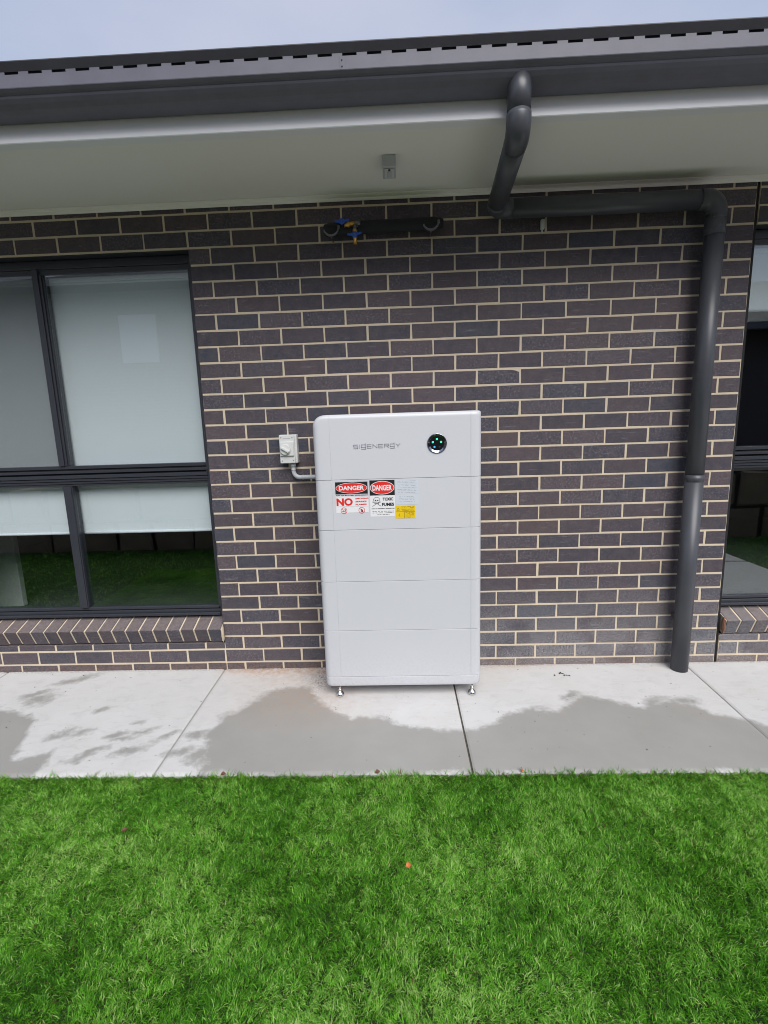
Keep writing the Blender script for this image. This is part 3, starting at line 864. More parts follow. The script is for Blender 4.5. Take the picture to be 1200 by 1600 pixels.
# grass blades
def blades(name, n, x0, x1, y0, y1, hw, hl, seed, skip=None, ztop=-0.022):
    rs = np.random.RandomState(seed)
    x = rs.uniform(x0, x1, n); y = rs.uniform(y0, y1, n)
    if skip is not None:
        k = ~skip(x, y); x, y = x[k], y[k]; n = len(x)
    dens = fbm(x * 5, y * 5, 3)
    # combing direction varies in patches
    ang = fbm(x * 2.6, y * 2.6, 12) * 12 + (fbm(x * 11, y * 11, 13) - 0.5) * 7 + rs.normal(0, 1.0, n) + (fbm(x * 30, y * 30, 15, 2) - 0.5) * 9
    lean = 0.50 + 1.0 * fbm(x * 4.5, y * 4.5, 14) + rs.normal(0, 0.3, n)
    lean = np.clip(lean, 0.05, 1.35)
    clump = fbm(x * 34, y * 34, 91, 3)
    ln = hl * rs.uniform(0.6, 1.25, n) * (0.75 + 0.25 * dens + 0.55 * (clump - 0.35))
    w = hw * rs.uniform(0.7, 1.3, n)
    dx, dy = np.cos(ang), np.sin(ang)
    fa = rs.uniform(0, 2 * np.pi, n)         # blade facing
    px, py = np.cos(fa), np.sin(fa)
    bz = np.full(n, ztop)
    l1 = ln * 0.5
    hx = x + dx * np.sin(lean * 0.6) * l1; hy = y + dy * np.sin(lean * 0.6) * l1; hz = bz + np.cos(lean * 0.6) * l1
    cur = lean * 1.25
    tx = hx + dx * np.sin(cur) * l1; ty = hy + dy * np.sin(cur) * l1; tz = hz + np.cos(cur) * l1 * 0.95
    V = np.empty((n, 5, 3), np.float32)
    V[:, 0] = np.stack([x - px * w / 2, y - py * w / 2, bz], -1); V[:, 1] = np.stack([x + px * w / 2, y + py * w / 2, bz], -1)
    V[:, 2] = np.stack([hx + px * w * 0.45, hy + py * w * 0.45, hz], -1); V[:, 3] = np.stack([hx - px * w * 0.45, hy - py * w * 0.45, hz], -1)
    V[:, 4] = np.stack([tx, ty, tz], -1)
    me = bpy.data.meshes.new(name)
    me.vertices.add(n * 5); me.vertices.foreach_set('co', V.ravel())
    base = (np.arange(n) * 5)[:, None]
    idx = np.concatenate([base + [[0, 1, 2, 3]], base + [[3, 2, 4]]], 1).astype(np.int32)   # quad + tri = 7 loops
    me.loops.add(n * 7); me.loops.foreach_set('vertex_index', idx.ravel())
    st = (np.arange(n)[:, None] * 7 + [[0, 4]]).astype(np.int32).ravel()
    me.polygons.add(n * 2); me.polygons.foreach_set('loop_start', st)
    me.update(calc_edges=True)
    patch = fbm(x * 4.5, y * 4.5, 61, 5)
    tint = 0.39 + 0.85 * (patch - 0.5) + 0.55 * (clump - 0.5) + rs.normal(0, 0.32, n) + (rs.rand(n) < 0.05) * 0.3
    tint = np.clip(tint, 0.04, 1); tint = np.where(rs.rand(n) < (0.02 + 0.10 * np.exp(-((y - YE) / 0.03) ** 2)), 0.0, tint)
    at = me.attributes.new('tint', 'FLOAT', 'POINT'); at.data.foreach_set('value', np.repeat(tint, 5).astype(np.float32))
    return tag(obj(name, me, 'grass', center=False), 'dense bright green turf of fine leaning blades beside the concrete path', 'lawn', kind='stuff')
blades('turf', 760000, -1.75, 3.45, -2.15, YE - 0.004, 0.0020, 0.022, 5)
o2 = blades('turf', 90000, -7, 9, -3.05, YE - 0.004, 0.006, 0.040, 6,
       skip=lambda x, y: ((x > -1.75) & (x < 3.45) & (y > -2.15)) | ((x > 3.09) & (x < 4.57)))
o2['label'] = 'outer turf running on beyond the near lawn towards the stone retaining wall'
# fringe leaning over the slab edge
rs = np.random.RandomState(9)
o3 = blades('turf', 9000, -1.75, 3.45, YE - 0.012, YE + 0.003, 0.0024, 0.040, 11)
o3['label'] = 'ragged fringe of grass blades leaning over the edge of the concrete path'

# ================================================================== BATTERY CABINET
cab = tag(empty('battery_cabinet', (0.986, -0.2, 0)), 'tall white home battery cabinet of stacked modules on chrome feet against the brick wall', 'battery cabinet')
CX0, CX1, CY0, CY1 = 0.561, 1.411, -0.345, -0.075
GX = (0.648, 1.356)
def section(inset_l=0.0, inset_r=0.0, inset_f=0.0, groove=True):
    r = 0.034; pts = []
    x0, x1, y0 = CX0 + inset_l, CX1 - inset_r, CY0 + inset_f
    pts.append((x0, CY1))
    for k in range(9):
        a = math.pi + k / 8 * math.pi / 2
        pts.append((x0 + r + r * math.cos(a), y0 + r + r * math.sin(a)))
    if groove:
        for gx in GX:
            s = 1 if gx < 1 else -1
            w_ = 0.0011
            seq = [(gx - w_, 0), (gx - w_ * 0.6, 0.0022), (gx + w_ * 0.6, 0.0022), (gx + w_, 0)]
            if s > 0: seq[3] = (gx + w_, 0.0009)
            else: seq[0] = (gx - w_, 0.0009)
            for q in seq: pts.append((q[0], y0 + q[1]))
    for k in range(9):
        a = 1.5 * math.pi + k / 8 * math.pi / 2
        pts.append((x1 - r + r * math.cos(a), y0 + r + r * math.sin(a)))
    pts.append((x1, CY1))
    return pts
def module(name, z0, z1, top=False, bottom=False, groove=True):
    b = bmesh.new(); rings = []
    c = 0.0010
    lev = [(z0, c, c, c), (z0 + c, 0, 0, 0)]
    if bottom: lev = [(z0, 0.004, 0.010, 0.003), (z0 + 0.006, 0.001, 0.004, 0.001), (z0 + 0.016, 0, 0, 0)]
    if top:
        R1, R2 = 0.060, 0.022
        zs = [z1 - R1 * (1 - math.sin(k / 14 * math.pi / 2)) for k in range(15)]
        for zz in zs:
            hl = zz - (z1 - R1); il = R1 - math.sqrt(max(R1 ** 2 - hl ** 2, 0))
            hf = max(0, zz - (z1 - R2)); iff = R2 - math.sqrt(max(R2 ** 2 - hf ** 2, 0))
            hr = max(0, zz - (z1 - 0.012)); ir = 0.012 - math.sqrt(max(0.012 ** 2 - hr ** 2, 0))
            lev.append((zz, il, ir, iff))
    else:
        lev += [(z1 - c, 0, 0, 0), (z1, c, c, c)]
    for zz, a, r_, f_ in lev:
        rings.append([b.verts.new((p[0], p[1], zz)) for p in section(a, r_, f_, groove)])
    n = len(rings[0])
    for A, B in zip(rings, rings[1:]):
        for k in range(n):
            j = (k + 1) % n; b.faces.new((A[k], A[j], B[j], B[k]))
    b.faces.new(rings[0][::-1]); b.faces.new(rings[-1])
    o = obj(name, b, 'cab', cab)
    me = o.data
    # smooth fillets but keep flats crisp
    me.polygons.foreach_set('use_smooth', [True] * len(me.polygons))
    try: me.set_sharp_from_angle(angle=math.radians(28))
    except Exception: pass
    return o
gp = 0.0009
inv = module('inverter_module', 1.206 + gp, 1.534, top=True)
bats = []
for z0, z1 in ((0.944, 1.206), (0.664, 0.944), (0.389, 0.664), (0.1215, 0.389)):
    bats.append(module('battery_module', z0 + gp, z1 - gp))
module('base_plinth', 0.068, 0.1215 - gp, bottom=True, groove=False)
b = bmesh.new(); box(b, CX0 + 0.012, CX1 - 0.012, CY0 + 0.034, CY1 - 0.004, 0.072, 1.45); box(b, CX0 + 0.05, CX1 - 0.05, CY0 + 0.006, CY0 + 0.0339, 0.08, 1.45); obj('inner_core', b, 'seam', cab)
# wall bracket strip behind
b = bmesh.new(); box(b, 0.75, 1.22, CY1 - 0.002, 0.003, 1.32, 1.36); obj('wall_bracket', b, 'steel', cab)
# feet
for x, y in ((0.634, -0.322), (1.366, -0.319), (0.634, -0.11), (1.366, -0.11)):
    b = bmesh.new()
    tube(b, [(x, y, 0.026), (x, y, 0.070)], 0.0065, 16)
    tube(b, [(x, y, 0.030), (x, y, 0.040)], 0.0105, 6)
    tube(b, [(x, y, zz) for zz in (0.0, 0.004, 0.010, 0.018, 0.024, 0.028, 0.030)], [0.0215, 0.0235, 0.0225, 0.0175, 0.0115, 0.008, 0.0062], 28)
    obj('foot', b, 'chrome', cab)

# round display
M['smoke'] = simple('smoked_chrome', (0.34, 0.36, 0.42, 1), 0.08, 1.0, 0.02)
dx_, dz_, FY = 1.187, 1.377, CY0
b = bmesh.new()
R = 0.0500
ringp = [(R, 0.0005), (R - 0.0005, -0.003), (R - 0.0025, -0.0046), (R - 0.005, -0.0040), (R - 0.0135, -0.0006)]
seg = 48; rr = []
for rad, yy in ringp:
    rr.append([b.verts.new((dx_ + rad * math.cos(2 * math.pi * k / seg), FY + yy, dz_ + rad * math.sin(2 * math.pi * k / seg))) for k in range(seg)])
for A, B in zip(rr, rr[1:]):
    for k in range(seg): b.faces.new((A[k], A[(k + 1) % seg], B[(k + 1) % seg], B[k]))
dsp = obj('round_display', b, 'smoke', cab, smooth=True)
M['black_gloss'] = simple('black_glass', (0.006, 0.006, 0.008, 1), 0.12, 0, 0.0)
b = bmesh.new(); disc(b, dx_, dz_, R - 0.0130, FY - 0.0006, 40); obj('display_glass', b, 'black_gloss', cab)
for ang, mt in ((90, 'led_g'), (162, 'led_g'), (18, 'led_g'), (234, 'led_b'), (306, 'grey')):
    lx = dx_ + 0.0215 * math.cos(math.radians(ang)); lz = dz_ + 0.0215 * math.sin(math.radians(ang))
    b = bmesh.new(); disc(b, lx, lz, 0.0050, FY - 0.0011, 16); obj('indicator_light', b, mt if mt != 'grey' else 'black', cab)

# raised logo in strokes
def strokes(bm, lines, w, y):
    for ln in lines:
        for (ax, az), (bx, bz) in zip(ln, ln[1:]):
            d = Vector((bx - ax, bz - az)); 
            if d.length < 1e-6: continue
            d.normalize(); n_ = Vector((-d.y, d.x)) * w / 2; e = d * w * 0.45
            v = [bm.verts.new((ax - e.x + n_.x, y, az - e.y + n_.y)), bm.verts.new((ax - e.x - n_.x, y, az - e.y - n_.y)),
                 bm.verts.new((bx + e.x - n_.x, y, bz + e.y - n_.y)), bm.verts.new((bx + e.x + n_.x, y, bz + e.y + n_.y))]
            f = bm.faces.new(v)
GL = {'S': ([[(1, 1), (0, 1), (0, .5), (1, .5), (1, 0), (0, 0)]], 1.0), 'I': ([[(0, 0), (0, 1)]], 0.05),
      'g': ([[(1, .25), (0, .25), (0, 1), (1, 1), (1, -.25), (0, -.25)], [(.85, 1.18), (1, 1.30)]], 1.0),
      'E': ([[(1, 1), (0, 1), (0, 0), (1, 0)], [(0, .5), (.95, .5)]], 1.0), 'N': ([[(0, 0), (0, 1), (1, 0), (1, 1)]], 1.0),
      'R': ([[(0, 0), (0, 1), (1, 1), (1, .5), (0, .5)], [(.55, .5), (1.05, 0)]], 1.0),
      'Y': ([[(0, 1), (.5, .5), (1, 1)], [(.5, .5), (.5, 0)]], 1.0)}
b = bmesh.new(); cx_ = 0.768; cw, chh, gapx = 0.0205, 0.0175, 0.0085
for chx in 'SIgENERgY':
    ls, wd = GL[chx]
    strokes(b, [[(cx_ + px * cw, 1.3635 + (cx_ - 0.768) * 0.004 + pz * chh) for px, pz in l] for l in ls], 0.0026, FY - 0.0007)
    cx_ += (wd * cw if wd > 0.1 else 0.002) + gapx
M['logo'] = simple('grey_logo_ink', (0.30, 0.30, 0.33, 1), 0.4)
obj('logo', b, 'logo', cab)

# stickers: part of the second module
SY = CY0 + 0.0009       # inset face plane
def sticker(name, x0, x1, z0, z1, mat, y=SY - 0.0006):
    b = bmesh.new(); box(b, x0, x1, y, y + 0.0005, z0, z1); return obj(name, b, mat, cab)
def danger(x0, x1, z0, z1):
    e = empty('danger_sign', ((x0 + x1) / 2, SY, (z0 + z1) / 2), cab)
    b = bmesh.new(); box(b, x0, x1, SY - 0.0010, SY - 0.0005, z0, z1); obj('black_field', b, 'black', e)
    cx, cz = (x0 + x1) / 2, (z0 + z1) / 2; hx, hz = (x1 - x0) / 2 * 0.97, (z1 - z0) / 2 * 0.88
    for q, (mt, s) in enumerate((('white', 1.0), ('red', 0.92))):
        b = bmesh.new(); n = 48
        sx_ = hx - (1 - s) * hz; sz_ = hz * s
        b.faces.new([b.verts.new((cx + sx_ * math.cos(2 * math.pi * k / n), SY - 0.0013 - 0.0003 * q, cz + sz_ * math.sin(2 * math.pi * k / n))) for k in range(n)])
        obj('oval', b, mt, e)
    text('DANGER', cx - hx * 0.80, cx + hx * 0.80, cz - hz * 0.42, cz + hz * 0.42, SY - 0.0020, 'white', e, bold=0.035)
    return e
def bars(name, x0, x1, z, h, mat, parent, dens=0.8, seed=1):
    r_ = random.Random(seed); b = bmesh.new(); x = x0
    while x < x1 - 0.001:
        w_ = r_.uniform(0.0012, 0.0026)
        if r_.random() < dens:
            quad(b, x, min(x + w_, x1), z - h / 2 * r_.uniform(0.7, 1), z + h / 2 * r_.uniform(0.6, 1), SY - 0.0009)
        x += w_ + 0.0006
    return obj(name, b, mat, parent)
TY = SY - 0.0010
# first sign: no smoking
s1 = empty('no_smoking_sign', (0.748, SY, 1.11), cab)
b = bmesh.new(); box(b, 0.665, 0.833, SY - 0.0006, SY - 0.0002, 1.036, 1.1225); obj('white_field', b, 'white', s1)
danger(0.665, 0.831, 1.133, 1.195)
text('RISK OF BATTERY EXPLOSION', 0.667, 0.830, 1.1235, 1.1285, TY, 'black', s1, bold=0.04)
text('NO', 0.668, 0.752, 1.072, 1.112, TY, 'red', s1, bold=0.05)
for k, wd in enumerate(('SMOKING', 'SPARKS', 'FLAMES')):
    text(wd, 0.766, 0.766 + (0.067, 0.057, 0.057)[k], 1.1045 - k * 0.0155, 1.1125 - k * 0.0155, TY, 'red', s1, bold=0.05)
for cx in (0.705, 0.797):
    e = empty('prohibition_symbol', (cx, SY, 1.047), s1) if False else s1
    b = bmesh.new(); disc(b, cx, 1.047, 0.0165, TY, 28, 0.0138)
    a = math.radians(-45); dxx, dzz = 0.0145 * math.cos(a), 0.0145 * math.sin(a)
    strokes(b, [[(cx - dxx, 1.047 - dzz), (cx + dxx, 1.047 + dzz)]], 0.0022, TY - 0.0001)
    obj('prohibition_ring', b, 'red', s1)
b = bmesh.new(); strokes(b, [[(0.697, 1.044), (0.711, 1.044)], [(0.713, 1.046), (0.713, 1.051), (0.709, 1.055)]], 0.0028, TY + 0.0001)
strokes(b, [[(0.797, 1.039), (0.793, 1.045), (0.796, 1.052), (0.801, 1.047), (0.800, 1.040), (0.797, 1.039)]], 0.0035, TY + 0.0001)
obj('pictogram', b, 'black', s1)
b = bmesh.new(); quad(b, 0.666, 0.832, 1.0680, 1.0686, TY); quad(b, 0.666, 0.832, 1.1185, 1.1190, TY); obj('rule_line', b, 'grey', s1)
# second sign: toxic fumes
s2 = empty('toxic_fumes_sign', (0.905, SY, 1.08), cab)
danger(0.841, 0.969, 1.122, 1.200)
b = bmesh.new(); box(b, 0.841, 0.969, SY - 0.0006, SY - 0.0002, 1.012, 1.1215); obj('white_field', b, 'white', s2)
text('TOXIC', 0.906, 0.960, 1.094, 1.110, TY, 'black', s2, bold=0.045)
text('FUMES', 0.902, 0.964, 1.066, 1.083, TY, 'black', s2, bold=0.045)
b = bmesh.new()      # skull and crossed bones
disc(b, 0.875, 1.098, 0.0155, TY, 24, 0.0138, sx=1.1)
strokes(b, [[(0.866, 1.086), (0.867, 1.078), (0.883, 1.078), (0.884, 1.086)], [(0.871, 1.078), (0.871, 1.083)], [(0.875, 1.078), (0.875, 1.083)], [(0.879, 1.078), (0.879, 1.083)],
            [(0.853, 1.089), (0.866, 1.081)], [(0.897, 1.089), (0.884, 1.081)], [(0.853, 1.066), (0.868, 1.075)], [(0.897, 1.066), (0.882, 1.075)]], 0.0022, TY)
disc(b, 0.8692, 1.096, 0.0036, TY - 0.0001, 14); disc(b, 0.8808, 1.096, 0.0036, TY - 0.0001, 14); disc(b, 0.875, 1.0885, 0.0018, TY - 0.0001, 8)
obj('skull_pictogram', b, 'black', s2)
bars('small_print', 0.848, 0.966, 1.053, 0.0045, 'black', s2, 0.95, 2)
bars('small_print', 0.852, 0.962, 1.039, 0.0032, 'black', s2, 0.8, 3)
bars('small_print', 0.852, 0.962, 1.031, 0.0032, 'black', s2, 0.8, 4)
bars('small_print', 0.875, 0.940, 1.022, 0.0032, 'black', s2, 0.8, 5)
# pale info labels and the yellow label
s3 = sticker('info_label', 0.975, 1.090, 1.126, 1.196, 'film'); s4 = sticker('info_label', 0.975, 1.090, 1.071, 1.122, 'film')
for k, z in enumerate((1.192, 1.184, 1.176, 1.168, 1.158, 1.150, 1.142, 1.133)):
    bars('small_print', 0.983, 1.075 if k % 2 else 1.084, z, 0.0022, 'grey', s3, 0.6, 10 + k)
for k, z in enumerate((1.112, 1.104, 1.097, 1.086)):
    bars('small_print', 0.99, 1.07, z, 0.0022, 'grey', s4, 0.6, 30 + k)
s5 = sticker('yellow_label', 0.970, 1.072, 0.999, 1.0665, 'yellow', SY - 0.0008)
TY5 = SY - 0.0012
b = bmesh.new()
strokes(b, [[(0.977, 1.042), (0.984, 1.055), (0.991, 1.042), (0.977, 1.042)], [(0.972, 1.0345), (1.070, 1.0345)], [(1.016, 1.0345), (1.016, 1.001)],
            [(0.992, 1.010), (0.986, 1.017), (0.992, 1.017), (0.988, 1.026)]], 0.0012, TY5)
obj('pictogram', b, 'black', s5)
for k, z in enumerate((1.060, 1.054, 1.047, 1.041, 1.029, 1.023, 1.017, 1.011, 1.005)):
    r_ = random.Random(50 + k); bb = bmesh.new(); x = 1.022 if k > 3 else 1.002
    while x < 1.064:
        w_ = r_.uniform(0.001, 0.002)
        if r_.random() < 0.7: quad(bb, x, x + w_, z - 0.001, z + 0.001, TY5)
        x += w_ + 0.0007
    obj('small_print', bb, 'black', s5)

# ================================================================== ISOLATOR SWITCH
iso = tag(empty('isolator_switch', (0.37, 0, 1.28)), 'small grey white rotary isolator switch box on the bricks left of the battery cabinet', 'switch')
bx0, bx1, bz0, bz1 = 0.322, 0.420, 1.279, 1.441
b = bmesh.new(); bevbox(b, bx0, bx1, -0.052, -0.001, bz0, bz1, 0.006, 3); obj('enclosure', b, 'plastic', iso)
b = bmesh.new(); bevbox(b, bx0 + 0.0005, bx1 - 0.012, -0.064, -0.0525, bz0 + 0.002, bz1 - 0.001, 0.003, 2)
bevbox(b, bx0 + 0.004, bx1 - 0.016, -0.073, -0.0642, 1.322, 1.402, 0.003, 2); obj('cover', b, 'plastic', iso)
for x, z in ((bx0 + 0.012, bz0 + 0.016), (bx1 - 0.023, bz0 + 0.018), (bx0 + 0.012, bz1 - 0.016), (bx1 - 0.023, bz1 - 0.016)):
    b = bmesh.new(); tube(b, [(x, -0.063, z), (x, -0.0662, z)], 0.0030, 14); obj('screw', b, 'grey', iso)
kx, kz = 0.357, 1.358
b = bmesh.new(); tube(b, [(kx, -0.073, kz), (kx, -0.080, kz), (kx, -0.082, kz)], [0.030, 0.030, 0.027], 36)
kn = obj('knob', b, 'plastic', iso)
b = bmesh.new(); bevbox(b, -0.006, 0.006, -0.094, -0.0815, -0.026, 0.026, 0.002, 2)
b.transform(Matrix.Translation((kx, 0, kz)) @ Matrix.Rotation(math.radians(-58), 4, 'Y')); obj('knob_grip', b, 'plastic', kn)
b = bmesh.new(); quad(b, bx0 + 0.022, bx1 - 0.034, 1.4175, 1.420, -0.0645); obj('moulded_line', b, 'grey', iso)
con = tag(empty('conduit', (0.385, -0.03, 1.2)), 'short grey conduit elbow running from the isolator switch into the battery cabinet', 'conduit')
pth = [(0.388, -0.032, 1.2785), (0.388, -0.032, 1.252)] + [tuple(p) for p in arc((0.388, -0.032, 1.252), (0.388, -0.032, 1.197), (0.6, -0.032, 1.197), 0.036, 10)] + [(0.50, -0.032, 1.197), (0.60, -0.032, 1.197)]
b = bmesh.new(); tube(b, pth, 0.0122, 20); obj('pipe', b, 'conduit', con)
b = bmesh.new(); tube(b, [(0.388, -0.032, 1.2788), (0.388, -0.032, 1.258)], 0.0155, 20); tube(b, [(0.388, -0.032, 1.246), (0.388, -0.032, 1.238)], 0.0132, 20)
tube(b, [(0.435, -0.032, 1.197), (0.444, -0.032, 1.197)], 0.0134, 20); obj('coupling', b, 'conduit', con)

# ================================================================== DOWNPIPE
dp = tag(empty('downpipe', (2.622, -0.08, 0)), 'charcoal round downpipe from the gutter across and down the brick wall', 'downpipe')
r = 0.046
A0 = Vector((1.487, -0.700, 2.775)); A1 = Vector((1.487, -0.694, 2.562)); A2 = Vector((1.520, -0.082, 2.545)); A3 = Vector((2.628, -0.082, 2.545)); A4 = Vector((2.622, -0.082, 0.004))
b = bmesh.new(); tube(b, [A0, A1 + Vector((0, 0, 0.06))], r - 0.001, 36); obj('gutter_outlet', b, 'pipe', dp)
p1 = arc(A0, A1, A2, 0.056, 12)
b = bmesh.new(); tube(b, [A1 + Vector((0, 0, 0.068)), A1 + Vector((0, 0, 0.066))] + p1 + [p1[-1] + (A2 - A1).normalized() * 0.02], [r - 0.0005] + [r + 0.0012] * 15, 36); obj('elbow', b, 'pipe', dp)
p2 = arc(A1, A2, A3, 0.055, 12)
b = bmesh.new(); tube(b, [p1[-1], p2[0]], r, 36); obj('pipe_length', b, 'pipe', dp)
b = bmesh.new(); tube(b, [p2[0] - (A2 - A1).normalized() * 0.03] + p2 + [p2[-1] + Vector((0.03, 0, 0))], r + 0.0012, 36); obj('elbow', b, 'pipe', dp)
p3 = arc(A2, A3, A4, 0.062, 14)
b = bmesh.new(); tube(b, [p2[-1], p3[0]], r, 36); obj('pipe_length', b, 'pipe', dp)
b = bmesh.new(); tube(b, [p3[0] - Vector((0.03, 0, 0))] + p3 + [p3[-1] - Vector((0, 0, 0.035))], r + 0.0022, 36)
obj('elbow', b, 'pipe', dp)
b = bmesh.new(); tube(b, [(2.6275, -0.082, 2.47), (2.6275, -0.082, 2.375), (2.6275, -0.082, 2.3735)], [r + 0.002, r + 0.002, r + 0.0008], 36)
tube(b, [(2.6275, -0.082, 2.402), (2.6275, -0.082, 2.398)], r + 0.0032, 36); obj('coupling', b, 'pipe', dp)
b = bmesh.new(); tube(b, [(2.6275, -0.082, 2.45), (2.624, -0.082, 1.12)], r, 36); obj('pipe_length', b, 'pipe', dp)
b = bmesh.new(); tube(b, [(2.624, -0.082, 1.155), (2.624, -0.082, 1.118), (2.624, -0.082, 1.117)], [r + 0.0018, r + 0.0018, r], 36); obj('coupling', b, 'pipe', dp)
b = bmesh.new(); tube(b, [(2.624, -0.082, 1.13), (2.622, -0.083, 0.001)], r + 0.0006, 36); obj('pipe_length', b, 'pipe', dp)
for zz in (2.28, 1.25, 0.3):
    b = bmesh.new(); box(b, 2.60, 2.648, -0.037, -0.001, zz, zz + 0.02); obj('bracket', b, 'pipe', dp)

# ================================================================== PIPE, TAP AND SMALL THINGS UNDER THE EAVE
lp = tag(empty('lagged_pipe', (0.93, -0.04, 2.5)), 'black foam lagged pipe lying along the bricks under the eave in two metal saddle clips', 'pipe')
b = bmesh.new(); tube(b, [(0.628, -0.042, 2.500), (0.636, -0.042, 2.500), (0.70, -0.042, 2.501), (1.20, -0.042, 2.506), (1.252, -0.042, 2.507), (1.258, -0.042, 2.507)], [0.014, 0.024, 0.0315, 0.0315, 0.023, 0.014], 22)
obj('lagging', b, 'lag', lp)
for xc in (0.672, 1.190):
    b = bmesh.new()
    zc = 2.500 + (xc - 0.67) * 0.012
    pts = [(xc + 0.043 * math.cos(a), zc - 0.004 + 0.046 * math.sin(a)) for a in [math.radians(198 + k * 12) for k in range(13)]]
    inn = [(xc + 0.037 * math.cos(a), zc - 0.002 + 0.037 * math.sin(a)) for a in [math.radians(198 + k * 12) for k in range(13)]]
    for (p, q), (u_, v_) in zip(zip(pts, pts[1:]), zip(inn, inn[1:])):
        for y_ in (-0.083,):
            vs = [b.verts.new((k_[0], y_, k_[1])) for k_ in (p, q, v_, u_)]; vb = [b.verts.new((k_[0], y_ + 0.008, k_[1])) for k_ in (p, q, v_, u_)]
            b.faces.new(vs); b.faces.new(vb[::-1])
            for k in range(4): b.faces.new((vs[k], vs[(k + 1) % 4], vb[(k + 1) % 4], vb[k]))
    tube(b, [(xc, -0.079, zc - 0.047), (xc, -0.001, zc - 0.047)], 0.004, 8)
    bevbox(b, xc + 0.034, xc + 0.046, -0.086, -0.072, zc - 0.014, zc + 0.002, 0.002)
    obj('saddle_clip', b, 'steel', lp)
tap = tag(empty('tap', (0.8, 0, 2.5)), 'brass twin tap with two blue lever handles high on the wall under the eave', 'tap')
b = bmesh.new()
tube(b, [(0.806, 0.01, 2.506), (0.806, -0.085, 2.506)], 0.012, 18)
tube(b, [(0.800, -0.088, 2.507), (0.826, -0.088, 2.507)], 0.014, 6)
tube(b, [(0.797, -0.088, 2.500), (0.797, -0.088, 2.462)], [0.011, 0.010], 16)
obj('tee', b, 'steel', tap)
b = bmesh.new(); tube(b, [(0.800, -0.088, 2.506), (0.742, -0.090, 2.498)], [0.012, 0.010], 16); tube(b, [(0.772, -0.089, 2.502), (0.760, -0.089, 2.500)], 0.0145, 6)
tube(b, [(0.797, -0.090, 2.476), (0.797, -0.090, 2.462)], 0.0135, 6); tube(b, [(0.797, -0.090, 2.462), (0.797, -0.090, 2.436), (0.797, -0.091, 2.418), (0.797, -0.091, 2.404)], [0.011, 0.012, 0.0085, 0.0105], 16)
obj('tap_body', b, 'brass', tap)
for cx, cz, ang, ln in ((0.733, 2.512, 5, 0.034), (0.796, 2.448, 4, 0.034)):
    b = bmesh.new()
    bmesh.ops.create_uvsphere(b, u_segments=14, v_segments=8, radius=0.014)
    for s in (-1, 1):
        tube(b, [(s * 0.006, 0, 0), (s * ln * 0.6, 0, 0.002), (s * ln, 0, 0.004)], [0.0075, 0.0055, 0.0042], 10)
    b.transform(Matrix.Translation((cx, -0.104, cz)) @ Matrix.Rotation(math.radians(-ang), 4, 'Y') @ Matrix.Diagonal((1.1, 0.6, 1.1, 1)))
    h = obj('lever_handle', b, 'blue', tap, smooth=True)
    b = bmesh.new(); tube(b, [(cx, -0.110, cz), (cx, -0.1155, cz)], 0.0042, 12); obj('handle_screw', b, 'steel', h)
wc = tag(empty('wall_clip', (1.78, -0.02, 2.48)), 'tiny white plastic clip stuck upright on the bricks just below the horizontal downpipe', 'clip')
b = bmesh.new(); bevbox(b, 1.770, 1.789, -0.022, -0.001, 2.466, 2.512, 0.003, 2); obj('clip_body', b, 'plastic', wc)
b = bmesh.new(); bevbox(b, 1.776, 1.783, -0.012, -0.001, 2.446, 2.4655, 0.002); obj('clip_stem', b, 'plastic', wc)

sb = tag(empty('sensor_light', (0.983, -0.32, 2.65)), 'small square grey white fitting fixed to the eave soffit above the cabinet', 'light fitting')
b = bmesh.new(); bevbox(b, 0.953, 1.014, -0.380, -0.268, 2.622, ZS - 0.0005, 0.003, 2); obj('housing', b, 'conduit', sb)
b = bmesh.new(); bevbox(b, 0.962, 1.006, -0.366, -0.285, 2.616, 2.6215, 0.002, 1); obj('cover', b, 'plastic', sb)
b = bmesh.new(); bevbox(b, 0.974, 0.994, -0.352, -0.300, 2.612, 2.6158, 0.002, 1); obj('lens', b, 'conduit', sb)
b = bmesh.new(); tube(b, [(0.984, -0.362, 2.6165), (0.984, -0.362, 2.6150)], 0.006, 12); obj('screw', b, 'gap', sb)

# ================================================================== LEAVES AND DEBRIS
def leaf(x, y, z, s, mat, label, rot, tilt=0.3):
    b = bmesh.new(); n = 8; row = []
    for i in range(n + 1):
        t_ = i / n; w_ = s * 0.38 * math.sin(math.pi * t_ ** 0.8) + 0.0004
        row.append([b.verts.new((s * (t_ - 0.5), q * w_, s * 0.12 * math.sin(math.pi * t_) + abs(q) * w_ * 0.4)) for q in (-1, 0, 1)])
    for A, B in zip(row, row[1:]):
        for k in range(2): b.faces.new((A[k], A[k + 1], B[k + 1], B[k]))
    b.transform(Matrix.Translation((x, y, z)) @ Matrix.Rotation(rot, 4, 'Z') @ Matrix.Rotation(tilt, 4, 'X'))
    return tag(obj('fallen_leaf', b, mat), label, 'leaf', 'fallen leaves on and beside the lawn')
leaf(0.992, -1.396, 0.010, 0.020, 'leaf', 'bright orange fallen leaf lying alone out on the lawn', 0.9)
leaf(0.869, -0.940, 0.004, 0.022, 'leafb', 'brown leaf caught at the lawn edge in front of the cabinet', 0.2)
leaf(1.482, -0.935, 0.008, 0.024, 'leaf', 'small orange leaf standing at the lawn edge right of the middle slab joint', 1.5, 1.1)
leaf(0.199, -0.945, 0.003, 0.022, 'leafb', 'reddish brown leaf at the lawn edge left of the cabinet', 0.1)
leaf(-0.072, -1.237, 0.000, 0.020, 'leafb', 'dark curled leaf in the grass at the left of the lawn', 0.6)
b = bmesh.new()
